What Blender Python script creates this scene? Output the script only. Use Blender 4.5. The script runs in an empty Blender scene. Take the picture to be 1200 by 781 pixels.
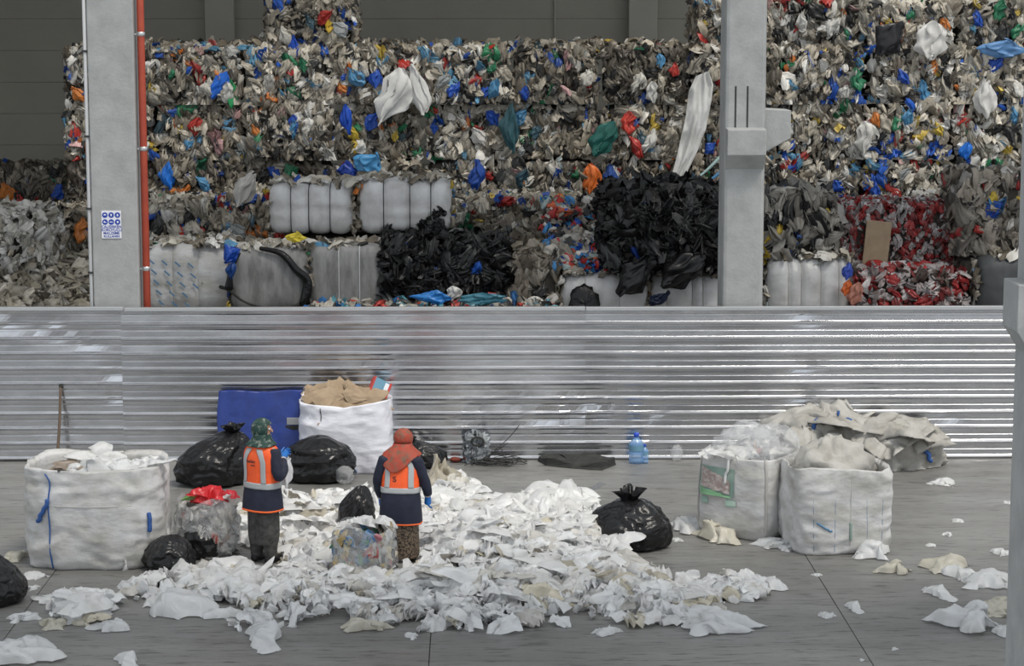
import bpy, bmesh, math, random
import numpy as np
from mathutils import Vector, Matrix

# ------------------------------------------------------------------ camera, sky, exposure
scene = bpy.context.scene
COL = scene.collection
R = math.radians
CAM_H, FPX, HORIZON, YAW = 6.2, 2600.0, 20.0, R(1.0)
PITCH = math.atan((390.5 - HORIZON) / FPX)
cam_d = bpy.data.cameras.new('camera'); cam = bpy.data.objects.new('camera', cam_d); COL.objects.link(cam)
cam.location = (0, 0, CAM_H); cam.rotation_euler = (math.pi / 2 - PITCH, 0, -YAW)
cam_d.sensor_width = 36.0; cam_d.lens = FPX / 1200 * 36; cam_d.clip_end = 400
scene.camera = cam

world = bpy.data.worlds.new('overcast_sky'); scene.world = world; world.use_nodes = True
bgn = world.node_tree.nodes['Background']
bgn.inputs[0].default_value = (0.90, 0.95, 1.0, 1); bgn.inputs[1].default_value = 1.95
sun_d = bpy.data.lights.new('veiled_sun', 'SUN'); sun = bpy.data.objects.new('veiled_sun', sun_d); COL.objects.link(sun)
sun_d.energy = 5.0; sun_d.angle = R(20); sun_d.color = (1.0, 0.94, 0.84)
sun.location = (20, 0, 30); sun.rotation_euler = (R(28), 0, R(40))

vs = scene.view_settings
vs.view_transform = 'Standard'; vs.look = 'None'; vs.gamma = 1.0; vs.use_curve_mapping = False
vs.exposure = -1.0

# ------------------------------------------------------------------ layout helpers: photo pixel -> point in the hall
_f = np.array([math.sin(YAW) * math.cos(PITCH), math.cos(YAW) * math.cos(PITCH), -math.sin(PITCH)])
_r = np.array([math.cos(YAW), -math.sin(YAW), 0.0]); _u = np.cross(_r, _f)
def ray(x, y): return FPX * _f + (x - 600) * _r - (y - 390.5) * _u
def G(x, y, z=0.0):
    d = ray(x, y); t = (z - CAM_H) / d[2]; return Vector((d[0] * t, d[1] * t, z))
def D(x, y, Y):
    d = ray(x, y); t = Y / d[1]; return Vector((d[0] * t, Y, CAM_H + d[2] * t))

# ------------------------------------------------------------------ noise
def _hash(i, j, k, s):
    n = (i.astype(np.int64) * 374761393 + j.astype(np.int64) * 668265263 + k.astype(np.int64) * 1274126177 + s * 974634777) & 0xffffffff
    n = ((n ^ (n >> 13)) * 1274126177) & 0xffffffff
    n = ((n ^ (n >> 16)) * 2246822519) & 0xffffffff
    return ((n ^ (n >> 15)) & 0xffffff) / float(0xffffff)
def vnoise(P, s=0):
    P = np.asarray(P, float); I = np.floor(P); F = P - I; F = F * F * (3 - 2 * F); I = I.astype(np.int64)
    i, j, k = I[..., 0], I[..., 1], I[..., 2]; fx, fy, fz = F[..., 0], F[..., 1], F[..., 2]
    def L(a, b, t): return a + (b - a) * t
    return L(L(L(_hash(i, j, k, s), _hash(i + 1, j, k, s), fx), L(_hash(i, j + 1, k, s), _hash(i + 1, j + 1, k, s), fx), fy),
             L(L(_hash(i, j, k + 1, s), _hash(i + 1, j, k + 1, s), fx), L(_hash(i, j + 1, k + 1, s), _hash(i + 1, j + 1, k + 1, s), fx), fy), fz)
def ridged(P, s=0): return 1 - np.abs(2 * vnoise(P, s) - 1)
def stack3(a, b, c): return np.stack(np.broadcast_arrays(a, b, c), -1)

# ------------------------------------------------------------------ materials
M = {}
def mat(name, base=(.5, .5, .5), rough=.6, metal=0.0, noise=None, bump=0.0, bscale=30, spec=.5, obj_col=False, attr=None,
        transl=0.0, transp=0.0, coords='Object', nstretch=(1, 1, 1), emis=None, backless=False):
    """principled material; noise=(scale, other colour, lo, hi) blends a second colour in"""
    m = bpy.data.materials.new(name); m.use_nodes = True; nt = m.node_tree; N, L = nt.nodes, nt.links
    b = N['Principled BSDF']; out = N['Material Output']
    b.inputs['Roughness'].default_value = rough; b.inputs['Metallic'].default_value = metal
    b.inputs['Specular IOR Level'].default_value = spec
    b.inputs['Base Color'].default_value = (*base, 1)
    col = None
    tc = N.new('ShaderNodeTexCoord'); mp = N.new('ShaderNodeMapping'); mp.inputs['Scale'].default_value = nstretch
    L.new(tc.outputs[coords], mp.inputs[0])
    if obj_col:
        oi = N.new('ShaderNodeObjectInfo'); col = oi.outputs['Color']
    if attr:
        at = N.new('ShaderNodeAttribute'); at.attribute_name = attr; col = at.outputs['Color']
    if noise:
        sc, c2, lo, hi = noise
        n = N.new('ShaderNodeTexNoise'); n.inputs['Scale'].default_value = sc; n.inputs['Detail'].default_value = 6
        n.inputs['Roughness'].default_value = .62
        L.new(mp.outputs[0], n.inputs['Vector'])
        rm = N.new('ShaderNodeMapRange'); rm.inputs[1].default_value = lo; rm.inputs[2].default_value = hi
        L.new(n.outputs['Fac'], rm.inputs[0])
        mx = N.new('ShaderNodeMix'); mx.data_type = 'RGBA'
        L.new(rm.outputs[0], mx.inputs[0])
        if col is not None:
            mx.blend_type = 'MULTIPLY'; L.new(col, mx.inputs[6])
        else: mx.inputs[6].default_value = (*base, 1)
        mx.inputs[7].default_value = (*c2, 1); col = mx.outputs[2]
    if col is not None: L.new(col, b.inputs['Base Color'])
    if bump:
        bn = N.new('ShaderNodeTexNoise'); bn.inputs['Scale'].default_value = bscale; bn.inputs['Detail'].default_value = 4
        L.new(mp.outputs[0], bn.inputs['Vector'])
        bp = N.new('ShaderNodeBump'); bp.inputs['Strength'].default_value = bump; bp.inputs['Distance'].default_value = .02
        L.new(bn.outputs['Fac'], bp.inputs['Height']); L.new(bp.outputs[0], b.inputs['Normal'])
    sh = b.outputs[0]
    if transl:
        t = N.new('ShaderNodeBsdfTranslucent')
        if col is not None: L.new(col, t.inputs[0])
        else: t.inputs[0].default_value = (*base, 1)
        ms = N.new('ShaderNodeMixShader'); ms.inputs[0].default_value = transl
        L.new(sh, ms.inputs[1]); L.new(t.outputs[0], ms.inputs[2]); sh = ms.outputs[0]
    if transp:
        t = N.new('ShaderNodeBsdfTransparent'); ms = N.new('ShaderNodeMixShader'); ms.inputs[0].default_value = transp
        L.new(sh, ms.inputs[1]); L.new(t.outputs[0], ms.inputs[2]); sh = ms.outputs[0]
    L.new(sh, out.inputs[0])
    M[name] = m; return m

mat('concrete_col', (.40, .41, .41), .8, noise=(3.0, (.30, .31, .31), .35, .7), bump=.25, bscale=25)
mat('concrete_back', (.36, .345, .295), .85, noise=(.6, (.31, .295, .255), .35, .65))
mat('pilaster', (.42, .405, .35), .85, noise=(.8, (.37, .355, .31), .35, .65))
mat('roof_metal', (.28, .28, .28), .7)
mat('galv', (.66, .67, .70), .19, metal=.95, noise=(7.0, (.55, .56, .59), .35, .7), bump=.02, bscale=5, nstretch=(.5, 1, 1.6))
mat('galv_cap', (.62, .63, .64), .38, metal=.85)
mat('scrap', rough=.36, attr='Col', transl=.10, bump=.55, bscale=24, noise=(9.0, (.62, .60, .56), .45, .75), spec=.5)
mat('dullscrap', rough=.6, attr='Col', noise=(9.0, (.65, .62, .58), .45, .75), spec=.35)
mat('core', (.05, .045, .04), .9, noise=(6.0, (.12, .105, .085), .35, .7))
mat('bagfilm', rough=.35, obj_col=True, transl=.18, bump=.2, bscale=18)
mat('film', (.80, .81, .82), .28, obj_col=True, transl=.22, transp=.10, bump=.6, bscale=7, noise=(3.0, (.92, .91, .88), .45, .7))
mat('filmstuff', rough=.30, attr='Col', transl=.22, transp=.08, bump=.6, bscale=22)
mat('clearfilm', (.82, .84, .86), .16, transl=.06, transp=.74, bump=.6, bscale=9, spec=.9)
mat('wire', (.03, .03, .03), .5)
mat('woven', (.60, .60, .605), .60, noise=(2.2, (.40, .39, .36), .40, .68), bump=.7, bscale=7, nstretch=(1, 1, 1.8))
mat('woven_white', (.78, .79, .86), .55, noise=(2.0, (.66, .67, .74), .45, .75), bump=.65, bscale=5, nstretch=(1, 1, 2.4))
mat('woven_beige', (.44, .43, .405), .65, noise=(2.6, (.30, .285, .255), .40, .68), bump=.8, bscale=6)
mat('woven_grey', (.30, .30, .295), .6, noise=(3.0, (.17, .17, .165), .38, .66), bump=.7, bscale=6, nstretch=(2.5, 1, .8))
mat('woven_dark', (.085, .09, .095), .55, noise=(3.0, (.055, .06, .06), .4, .7), bump=.2, bscale=40)
mat('wrapwhite', (.66, .66, .665), .36, noise=(2.5, (.46, .455, .445), .40, .68), bump=.8, bscale=5)
mat('blackbag', (.009, .009, .010), .25, bump=.5, bscale=14, spec=.38)
mat('bluestrap', (.03, .10, .32), .6)
mat('greystrap', (.45, .44, .42), .7)
mat('bluetarp', (.011, .036, .22), .36, noise=(3.0, (.007, .022, .14), .4, .7), bump=.5, bscale=8)
mat('red_pipe', (.42, .07, .035), .5, noise=(4.0, (.34, .05, .03), .4, .7))
mat('white_paint', (.62, .63, .64), .5)
mat('signwhite', (.80, .81, .86), .4)
mat('signblue', (.015, .05, .38), .4)
mat('cardboard', (.36, .27, .18), .8, noise=(5.0, (.27, .20, .13), .4, .7))
mat('orange', (1.0, .13, .025), .6, noise=(9.0, (.88, .10, .02), .45, .7), bump=.2, bscale=14)
mat('piping', (1.0, .16, .03), .6)
mat('navy', (.010, .014, .032), .75, noise=(9.0, (.016, .021, .045), .4, .7), bump=.3, bscale=14)
mat('reflect', (.42, .44, .45), .4)
mat('skin', (.48, .27, .19), .55)
mat('skirt_leopard', (.20, .15, .105), .8, noise=(52.0, (.022, .018, .016), .46, .56))
mat('trouser_grey', (.085, .082, .078), .8, noise=(14.0, (.035, .034, .034), .38, .62), bump=.25, bscale=12)
mat('scarf_green', (.012, .045, .036), .7, noise=(20.0, (.20, .23, .20), .52, .62))
mat('scarf_red', (.36, .055, .03), .7, noise=(13.0, (.14, .10, .065), .47, .66))
mat('glove', (.015, .15, .50), .4)
mat('shoe', (.015, .015, .017), .6)
mat('ink', (.03, .025, .03), .6)
mat('stick', (.12, .085, .06), .8)
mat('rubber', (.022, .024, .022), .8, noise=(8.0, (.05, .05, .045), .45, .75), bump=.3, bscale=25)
mat('bottle', (.30, .55, .90), .1, transl=.3, transp=.45, spec=.9)
mat('bottlecap', (.02, .08, .55), .4)
mat('printgreen', (.22, .33, .28), .6, noise=(6, (.34, .40, .37), .45, .7)); mat('printred', (.36, .28, .26), .6, noise=(25.0, (.50, .46, .44), .45, .6)); mat('printgreen2', (.16, .33, .18), .6)
mat('printblue', (.10, .22, .36), .6)
mat('puddle', (.12, .12, .115), .16)
mat('joint', (.055, .055, .055), .9)
mat('boxprint_red', (.5, .05, .04), .5); mat('boxprint_blue', (.14, .30, .42), .5)

# concrete floor: worn power-floated slab, long trowel streaks, patchy gloss
def floor_mat():
    m = bpy.data.materials.new('floor_concrete'); m.use_nodes = True; N, L = m.node_tree.nodes, m.node_tree.links
    b = N['Principled BSDF']; g = N.new('ShaderNodeNewGeometry')
    def nz(scale, stretch, detail=7, rough=.6):
        mp = N.new('ShaderNodeMapping'); mp.inputs['Scale'].default_value = stretch; L.new(g.outputs['Position'], mp.inputs[0])
        n = N.new('ShaderNodeTexNoise'); n.inputs['Scale'].default_value = scale; n.inputs['Detail'].default_value = detail
        n.inputs['Roughness'].default_value = rough; L.new(mp.outputs[0], n.inputs['Vector']); return n.outputs['Fac']
    def ramp(f, lo, hi, c1, c2):
        r = N.new('ShaderNodeValToRGB'); r.color_ramp.elements[0].position = lo; r.color_ramp.elements[1].position = hi
        r.color_ramp.elements[0].color = (*c1, 1); r.color_ramp.elements[1].color = (*c2, 1); L.new(f, r.inputs[0]); return r.outputs[0]
    def mul(a, c, f=1.0):
        x = N.new('ShaderNodeMix'); x.data_type = 'RGBA'; x.blend_type = 'MULTIPLY'; x.inputs[0].default_value = f
        L.new(a, x.inputs[6]); L.new(c, x.inputs[7]); return x.outputs[2]
    big = ramp(nz(.33, (1, .8, 1)), .34, .68, (.190, .187, .180), (.268, .265, .255))
    streak = ramp(nz(1.2, (.45, 2.4, 1)), .33, .62, (.80, .80, .79), (1, 1, 1))
    marks = ramp(nz(1.0, (2.6, 15.0, 1), 6, .68), .37, .47, (.45, .45, .44), (1, 1, 1))
    fine = ramp(nz(26, (1, 1, 1)), .3, .7, (.90, .90, .90), (1, 1, 1))
    c = mul(mul(mul(big, streak), marks), fine)
    L.new(c, b.inputs['Base Color'])
    rr = N.new('ShaderNodeMapRange'); rr.inputs[1].default_value = .3; rr.inputs[2].default_value = .7; rr.inputs[3].default_value = .32; rr.inputs[4].default_value = .6
    L.new(nz(.9, (.7, 1.6, 1)), rr.inputs[0]); L.new(rr.outputs[0], b.inputs['Roughness'])
    bp = N.new('ShaderNodeBump'); bp.inputs['Strength'].default_value = .12; bp.inputs['Distance'].default_value = .01
    L.new(nz(14, (1, 1, 1)), bp.inputs['Height']); L.new(bp.outputs[0], b.inputs['Normal'])
    M['floor'] = m
floor_mat()

# ------------------------------------------------------------------ mesh helpers
def mesh_np(name, V, F, cols=None, smooth=True):
    V = np.asarray(V, np.float32).reshape(-1, 3); F = np.asarray(F, np.int32)
    me = bpy.data.meshes.new(name); n, m, k = len(V), len(F), F.shape[1]
    me.vertices.add(n); me.vertices.foreach_set('co', V.ravel())
    me.loops.add(m * k); me.loops.foreach_set('vertex_index', F.ravel())
    me.polygons.add(m); me.polygons.foreach_set('loop_start', np.arange(0, m * k, k, dtype=np.int32))
    me.polygons.foreach_set('use_smooth', np.full(m, smooth, dtype=bool))
    if cols is not None:
        a = me.color_attributes.new('Col', 'FLOAT_COLOR', 'POINT')
        c = np.ones((n, 4), np.float32); c[:, :3] = np.clip(np.asarray(cols).reshape(-1, 3), .003, .95); a.data.foreach_set('color', c.ravel())
    me.update(calc_edges=True); me.validate()
    return me
def grid_faces(nu, nv, wrap_u=False, wrap_v=False):
    iu = np.arange(nu if wrap_u else nu - 1); iv = np.arange(nv if wrap_v else nv - 1)
    A, B = np.meshgrid(iu, iv, indexing='ij'); A2 = (A + 1) % nu; B2 = (B + 1) % nv
    return np.stack([A * nv + B, A2 * nv + B, A2 * nv + B2, A * nv + B2], -1).reshape(-1, 4)
def setp(o, label=None, cat=None, group=None, kind=None):
    if label: o['label'] = label
    if cat: o['category'] = cat
    if group: o['group'] = group
    if kind: o['kind'] = kind
    return o
def ob(name, me, m=None, parent=None, loc=(0, 0, 0), rot=(0, 0, 0), scale=(1, 1, 1), color=None, **p):
    o = bpy.data.objects.new(name, me); COL.objects.link(o)
    if m and not len(me.materials): me.materials.append(M[m])
    if parent: o.parent = parent
    o.location = loc; o.rotation_euler = rot; o.scale = scale
    if color is not None: o.color = (*color, 1)
    return setp(o, **p)
def empty(name, loc=(0, 0, 0), rotz=0, **p):
    o = bpy.data.objects.new(name, None); COL.objects.link(o); o.location = loc; o.rotation_euler = (0, 0, rotz); o.empty_display_size = .2
    return setp(o, **p)
def box_me(name, x0, x1, y0, y1, z0, z1, bev=0.0, seg=2):
    bm = bmesh.new(); bmesh.ops.create_cube(bm, size=1)
    for v in bm.verts: v.co = Vector(((x0 + x1) / 2 + v.co.x * (x1 - x0), (y0 + y1) / 2 + v.co.y * (y1 - y0), (z0 + z1) / 2 + v.co.z * (z1 - z0)))
    if bev: bmesh.ops.bevel(bm, geom=bm.edges[:], offset=bev, segments=seg, affect='EDGES', profile=.5)
    me = bpy.data.meshes.new(name); bm.to_mesh(me); bm.free(); return me
def prism_me(name, pts, axis, a0, a1, bev=0.0):
    """polygon pts in the plane across `axis` ('x': pts are (y,z); 'y': pts are (x,z)) extruded a0..a1"""
    bm = bmesh.new()
    mk = (lambda p, a: (a, p[0], p[1])) if axis == 'x' else (lambda p, a: (p[0], a, p[1]))
    A = [bm.verts.new(mk(p, a0)) for p in pts]; B = [bm.verts.new(mk(p, a1)) for p in pts]; n = len(pts)
    bm.faces.new(A); bm.faces.new(B[::-1])
    for i in range(n): bm.faces.new((A[i], B[i], B[(i + 1) % n], A[(i + 1) % n]))
    bmesh.ops.recalc_face_normals(bm, faces=bm.faces[:])
    if bev: bmesh.ops.bevel(bm, geom=bm.edges[:], offset=bev, segments=2, affect='EDGES', profile=.5)
    me = bpy.data.meshes.new(name); bm.to_mesh(me); bm.free(); return me
def catmull(pts, n):
    P = np.array(pts, float); k = len(P)
    if k < 3: 
        t = np.linspace(0, 1, n)[:, None]; return P[0] * (1 - t) + P[-1] * t
    E = np.vstack([2 * P[0] - P[1], P, 2 * P[-1] - P[-2]]); out = []
    for t in np.linspace(0, k - 1 - 1e-6, n):
        i = int(t); f = t - i; a, b, c, d = E[i], E[i + 1], E[i + 2], E[i + 3]
        out.append(.5 * ((2 * b) + (-a + c) * f + (2 * a - 5 * b + 4 * c - d) * f * f + (-a + 3 * b - 3 * c + d) * f ** 3))
    return np.array(out)
def tube_np(pts, rad, n=12, seg=10, closed=False, caps=True, smooth_path=True):
    """returns V, F (quads) of a tube along pts with radii rad (scalar or one per pt)"""
    P = catmull(pts, n) if smooth_path else np.array(pts, float); n = len(P)
    rr = np.interp(np.linspace(0, 1, n), np.linspace(0, 1, len(np.atleast_1d(rad))), np.atleast_1d(rad)) if np.ndim(rad) else np.full(n, rad)
    T = np.gradient(P, axis=0) if not closed else np.roll(P, -1, 0) - np.roll(P, 1, 0)
    T /= np.linalg.norm(T, axis=1)[:, None] + 1e-9
    ref = np.array([0, 0, 1.0]) if abs(T[0][2]) < .9 else np.array([1.0, 0, 0])
    V = []; a = np.linspace(0, 2 * np.pi, seg, endpoint=False); b = ref - T[0] * np.dot(ref, T[0])
    for i in range(n):
        b = b - T[i] * np.dot(b, T[i]); b /= np.linalg.norm(b) + 1e-9; c = np.cross(T[i], b)
        V.append(P[i] + rr[i] * (np.cos(a)[:, None] * b + np.sin(a)[:, None] * c))
    V = np.array(V)
    if not closed and caps:
        c0 = V[0].mean(0); c1 = V[-1].mean(0)
        V = np.concatenate([c0 + (V[:1] - c0) * .02, c0 + (V[:1] - c0) * .75 - T[0] * rr[0] * .3, V, c1 + (V[-1:] - c1) * .75 + T[-1] * rr[-1] * .3, c1 + (V[-1:] - c1) * .02 + T[-1] * rr[-1] * .35])
        V[0] = V[0] - T[0] * rr[0] * .35
    return V.reshape(-1, 3), grid_faces(len(V), seg, wrap_u=closed, wrap_v=True)
def join_np(parts):
    Vs, Fs, o = [], [], 0
    for V, F in parts: Vs.append(V); Fs.append(np.asarray(F) + o); o += len(V)
    return np.concatenate(Vs), np.concatenate(Fs)
def sph_np(c, r, nu=20, nv=14):
    t = np.linspace(0, 2 * np.pi, nu, endpoint=False)[:, None]; p = np.linspace(.03, np.pi - .03, nv)[None]
    r = np.broadcast_to(r, (3,))
    V = stack3(c[0] + r[0] * np.cos(t) * np.sin(p), c[1] + r[1] * np.sin(t) * np.sin(p), c[2] + r[2] * np.cos(p) + 0 * t)
    return V.reshape(-1, 3), grid_faces(nu, nv, wrap_u=True)
def super_r(th, rx, ry, e):
    c, s = np.cos(th), np.sin(th)
    k = (np.abs(c) ** e + np.abs(s) ** e) ** (-1 / e)
    return rx * c * k, ry * s * k
def text_me(txt, size, font_align='CENTER', bold=0.0):
    cu = bpy.data.curves.new('lettering', 'FONT'); cu.body = txt; cu.size = size; cu.align_x = font_align; cu.align_y = 'CENTER'; cu.offset = bold
    o = bpy.data.objects.new('lettering', cu); COL.objects.link(o); bpy.context.view_layer.update()
    me = bpy.data.meshes.new_from_object(o.evaluated_get(bpy.context.evaluated_depsgraph_get()))
    bpy.data.objects.remove(o); bpy.data.curves.remove(cu); me.materials.clear(); return me

# ------------------------------------------------------------------ scraps: many crumpled pieces of film in one mesh
def scraps(P, Nn, S, C, g=(4, 9), seed=0, asp=(.25, .8), dome=.34, crease=.42, tilt=.45, vert=.85, cj=.14):
    """n crumpled pieces: folds run along each piece's length, edges turn back into the mass"""
    rng = np.random.default_rng(seed); P = np.asarray(P, float); n = len(P); S = np.asarray(S)[:, None, None, None]; gu, gv = g
    nn = np.asarray(Nn, float) + tilt * rng.normal(size=(n, 3)); nn /= np.linalg.norm(nn, axis=1)[:, None]
    t = rng.normal(size=(n, 3)) + np.array([0, 0, 1.0]) * vert * 2 * rng.choice([-1, 1], n)[:, None]
    t -= nn * (t * nn).sum(1)[:, None]; t /= np.linalg.norm(t, axis=1)[:, None] + 1e-9; b = np.cross(nn, t)
    U, V = np.meshgrid(np.linspace(-1, 1, gu), np.linspace(-1, 1, gv), indexing='ij')
    U = U[None] + .09 * rng.normal(size=(n, gu, gv)); V = V[None] + .05 * rng.normal(size=(n, gu, gv))
    wid = 1 + rng.uniform(-.45, .45, (n, 1, 1)) * U - rng.uniform(.15, .55, (n, 1, 1)) * U * U; U = U * (1 - .22 * V * V)
    bend = rng.uniform(-.35, .35, (n, 1, 1)) * U * U
    h = dome * (1 - .75 * U * U - .95 * V * V)
    fv, ph, fu = rng.uniform(4, 11, (n, 1, 1)), rng.uniform(0, 6, (n, 1, 1)), rng.uniform(-1.6, 1.6, (n, 1, 1))
    h = h + crease * (np.abs(np.sin(fv * V * .5 + fu * U + ph)) - .6) + crease * .5 * np.sin(fv * 1.4 * V + 2 * ph - fu * U) + .06 * rng.normal(size=(n, gu, gv))
    a = rng.uniform(*asp, (n, 1, 1))
    X = P[:, None, None] + S * (t[:, None, None] * U[..., None] + b[:, None, None] * ((V * wid * a) + bend)[..., None] + nn[:, None, None] * h[..., None])
    F = (np.arange(n)[:, None, None] * gu * gv + grid_faces(gu, gv)[None]).reshape(-1, 4)
    cc = np.asarray(C) * (1 + cj * rng.normal(size=(n, 1))); cc = np.broadcast_to(cc[:, None], (n, gu * gv, 3))
    return X.reshape(-1, 3), F, cc.reshape(-1, 3)
def pick(pal, n, rng):
    w = np.array([p[0] for p in pal], float); c = np.array([p[1] for p in pal]); return c[rng.choice(len(pal), n, p=w / w.sum())]
MIX = [(28, (.46, .42, .35)), (28, (.30, .265, .21)), (18, (.17, .145, .11)), (7, (.03, .03, .03)), (8, (.66, .64, .59)), (2.6, (.02, .09, .42)), (1.6, (.12, .30, .48)),
       (1.0, (.03, .20, .09)), (1.3, (.42, .035, .03)), (1.0, (.58, .42, .07)), (.6, (.70, .22, .05)), (.8, (.50, .30, .30)), (2, (.36, .42, .43)), (2, (.05, .09, .11))]
DIRTY = [(22, (.32, .285, .23)), (36, (.20, .175, .135)), (24, (.12, .10, .08)), (9, (.03, .03, .03)), (4, (.50, .47, .41)), (1.6, (.02, .08, .36)), (.8, (.35, .04, .03)), (.7, (.03, .17, .1)), (.7, (.5, .36, .06))]
BRIGHT = [(32, (.62, .58, .50)), (22, (.43, .39, .32)), (13, (.22, .19, .15)), (8, (.035, .035, .035)), (13, (.78, .77, .73)), (3.6, (.02, .11, .52)), (2.2, (.14, .36, .56)),
          (1, (.03, .22, .1)), (1.5, (.45, .04, .03)), (1.4, (.62, .45, .07)), (.7, (.7, .22, .05)), (.8, (.52, .32, .32))]
BLACK = [(60, (.012, .012, .013)), (25, (.022, .024, .026)), (9, (.05, .055, .055)), (1.2, (.20, .21, .20)), (.7, (.02, .06, .3))]
REDW = [(26, (.48, .44, .44)), (34, (.38, .03, .03)), (20, (.34, .29, .29)), (16, (.26, .04, .04)), (7, (.66, .64, .64)), (5, (.10, .07, .06))]
WHITEF = [(40, (.72, .70, .65)), (26, (.58, .55, .48)), (10, (.40, .36, .29)), (24, (.82, .81, .79)), (1, (.12, .1, .08))]
COLOURS = [(.02, .09, .46), (.02, .09, .46), (.10, .30, .52), (.72, .71, .67), (.72, .71, .67), (.62, .60, .54), (.62, .60, .54), (.46, .04, .03), (.03, .20, .10), (.60, .44, .06), (.02, .02, .02), (.02, .02, .02), (.05, .05, .05), (.65, .22, .05), (.46, .42, .34), (.46, .42, .34), (.30, .27, .22), (.04, .09, .12), (.40, .42, .42)]

def film_np(seed, g=20, asp=1.0, crumple=.26, fold=.30):
    rng = np.random.default_rng(seed); u = np.linspace(-1, 1, g); U, V = np.meshgrid(u, u, indexing='ij')
    ang = np.arctan2(V, U); ks = rng.uniform(.55, 1.3, 13); tt = (ang + np.pi) / (2 * np.pi) * 12
    k = np.interp(tt, np.arange(13), np.append(ks[:12], ks[0])); X, Y = U * k * .5, V * k * .5 * asp
    q = stack3(X, Y, seed * 3.7); ca, sa = math.cos(seed), math.sin(seed)
    qs = stack3((X * ca + Y * sa) * 1.1, (Y * ca - X * sa) * 3.2, seed * 1.9)           # folds gathered one way
    qs = qs + .45 * stack3(vnoise(q * 4, 11), vnoise(q * 4, 12), 0 * X)
    dx = fold * (vnoise(q * 3.5, 1) - .5) + .6 * fold * (vnoise(q * 8, 2) - .5)
    dy = fold * (vnoise(q * 3.5, 3) - .5) + .6 * fold * (vnoise(q * 8, 4) - .5)
    z = crumple * (.55 * vnoise(q * 2.2, 5) + .55 * ridged(qs * 1.5, 6) + .38 * ridged(qs * 3.4, 7) + .16 * ridged(q * 9, 8)); e = np.clip(np.maximum(abs(U), abs(V)), 0, 1)
    z = z * (1 - .8 * e ** 3); z -= z.min() - .004
    return stack3(X + dx, Y + dy, z).reshape(-1, 3), grid_faces(g, g)
def wad_np(seed, nu=26, nv=18, flat=.6, rough=1.0):
    t = np.linspace(0, 2 * np.pi, nu, endpoint=False)[:, None]; p = np.linspace(.05, np.pi - .05, nv)[None]
    d = stack3(np.cos(t) * np.sin(p), np.sin(t) * np.sin(p), np.cos(p) + 0 * t); q = d + seed * 2.31
    r = .5 * (.55 + rough * (.34 * ridged(q * 1.7, 1) + .30 * ridged(q * 3.9, 2) + .20 * ridged(q * 8, 3)))
    V = d * r[..., None]; V[..., 2] *= flat; V[..., 2] -= V[..., 2].min() - .002; V[..., 2] = np.where(V[..., 2] < .03, V[..., 2] * .5, V[..., 2])
    return V.reshape(-1, 3), grid_faces(nu, nv, wrap_u=True)
FILM = [mesh_np('film_sheet', *film_np(i + 1, asp=a, crumple=c)) for i, (a, c) in enumerate(
    [(1, .25), (.8, .3), (.6, .22), (1, .34), (.45, .2), (.9, .28), (.7, .36), (1, .2), (.5, .28), (.85, .24), (.65, .3), (1, .3), (.35, .16), (.75, .26)])]
WAD = [mesh_np('film_wad', *wad_np(i + 1, flat=f)) for i, f in enumerate([.6, .7, .5, .8, .6, .55])]
for me in FILM + WAD: me.materials.append(M['film'])
def drape_np(seed, gu=15, gv=19):
    """a crumpled bag caught on an upright face: x across, z up, -y outward, about 1 high"""
    rng = np.random.default_rng(seed); U, V = np.meshgrid(np.linspace(-1, 1, gu), np.linspace(-1, 1, gv), indexing='ij')
    k = np.concatenate([[.12], rng.uniform(.4, 1.0, 3), [rng.uniform(.2, .6)]]) if seed % 2 else np.concatenate([[.25], rng.uniform(.55, 1.0, 3), [.15]])
    wid = np.interp(U, np.linspace(-1, 1, 5), k) * .45
    q = stack3(U * 1.1, V * 2.4, seed * 4.1); q = q + .5 * stack3(vnoise(q * 1.3, 21), vnoise(q * 1.3, 22), vnoise(q * 1.3, 23))
    y = .26 * (1 - .8 * V * V - .3 * U * U) + .26 * (ridged(q, 1) - .4) * (1.15 - .5 * abs(V)) + .14 * (ridged(q * 2.3, 2) - .5) + .05 * ridged(q * 5, 6)
    x = V * wid + .30 * (vnoise(stack3(U * 1.5, V * .5, seed * 2.7), 3) - .5) + .20 * (vnoise(q * 1.7, 4) - .5)
    z = U * .5 * (1 - .18 * V * V) + .24 * (vnoise(stack3(V * 1.8, U * .6, seed * 1.3), 5) - .5)
    return stack3(x, -y, z).reshape(-1, 3), grid_faces(gu, gv)
BAGW = [mesh_np('crumpled_bag', *drape_np(i + 11)) for i in range(10)]
LUMP = [mesh_np('bag_lump', *wad_np(i + 11, 26, 18, flat=f, rough=1.7)) for i, f in enumerate([.8, 1.0, .7, .9])]
for me in BAGW + LUMP: me.materials.append(M['bagfilm'])
# ------------------------------------------------------------------ the setting
FY = G(600, 539).y                                   # depth of the fence line
WY = 47.0                                            # back wall
fl = empty('floor', kind='structure', label='worn grey concrete slab floor of the hall', cat='floor')
ob('bed', box_me('bed', -40, 40, 0, 60, -.3, -.03), 'joint', fl)
jx = [G(505, 741).x, G(974, 700).x]; sw = jx[1] - jx[0]; jy = [2.0, G(700, 775).y, FY + .02, 52.0]
for i in range(-4, 5):
    for a, b in zip(jy[:-1], jy[1:]):
        ob('slab', box_me('slab', jx[0] + i * sw + .004, jx[0] + (i + 1) * sw - .004, a + .003, b - .003, -.06, 0, .004, 1), 'floor', fl)

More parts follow.
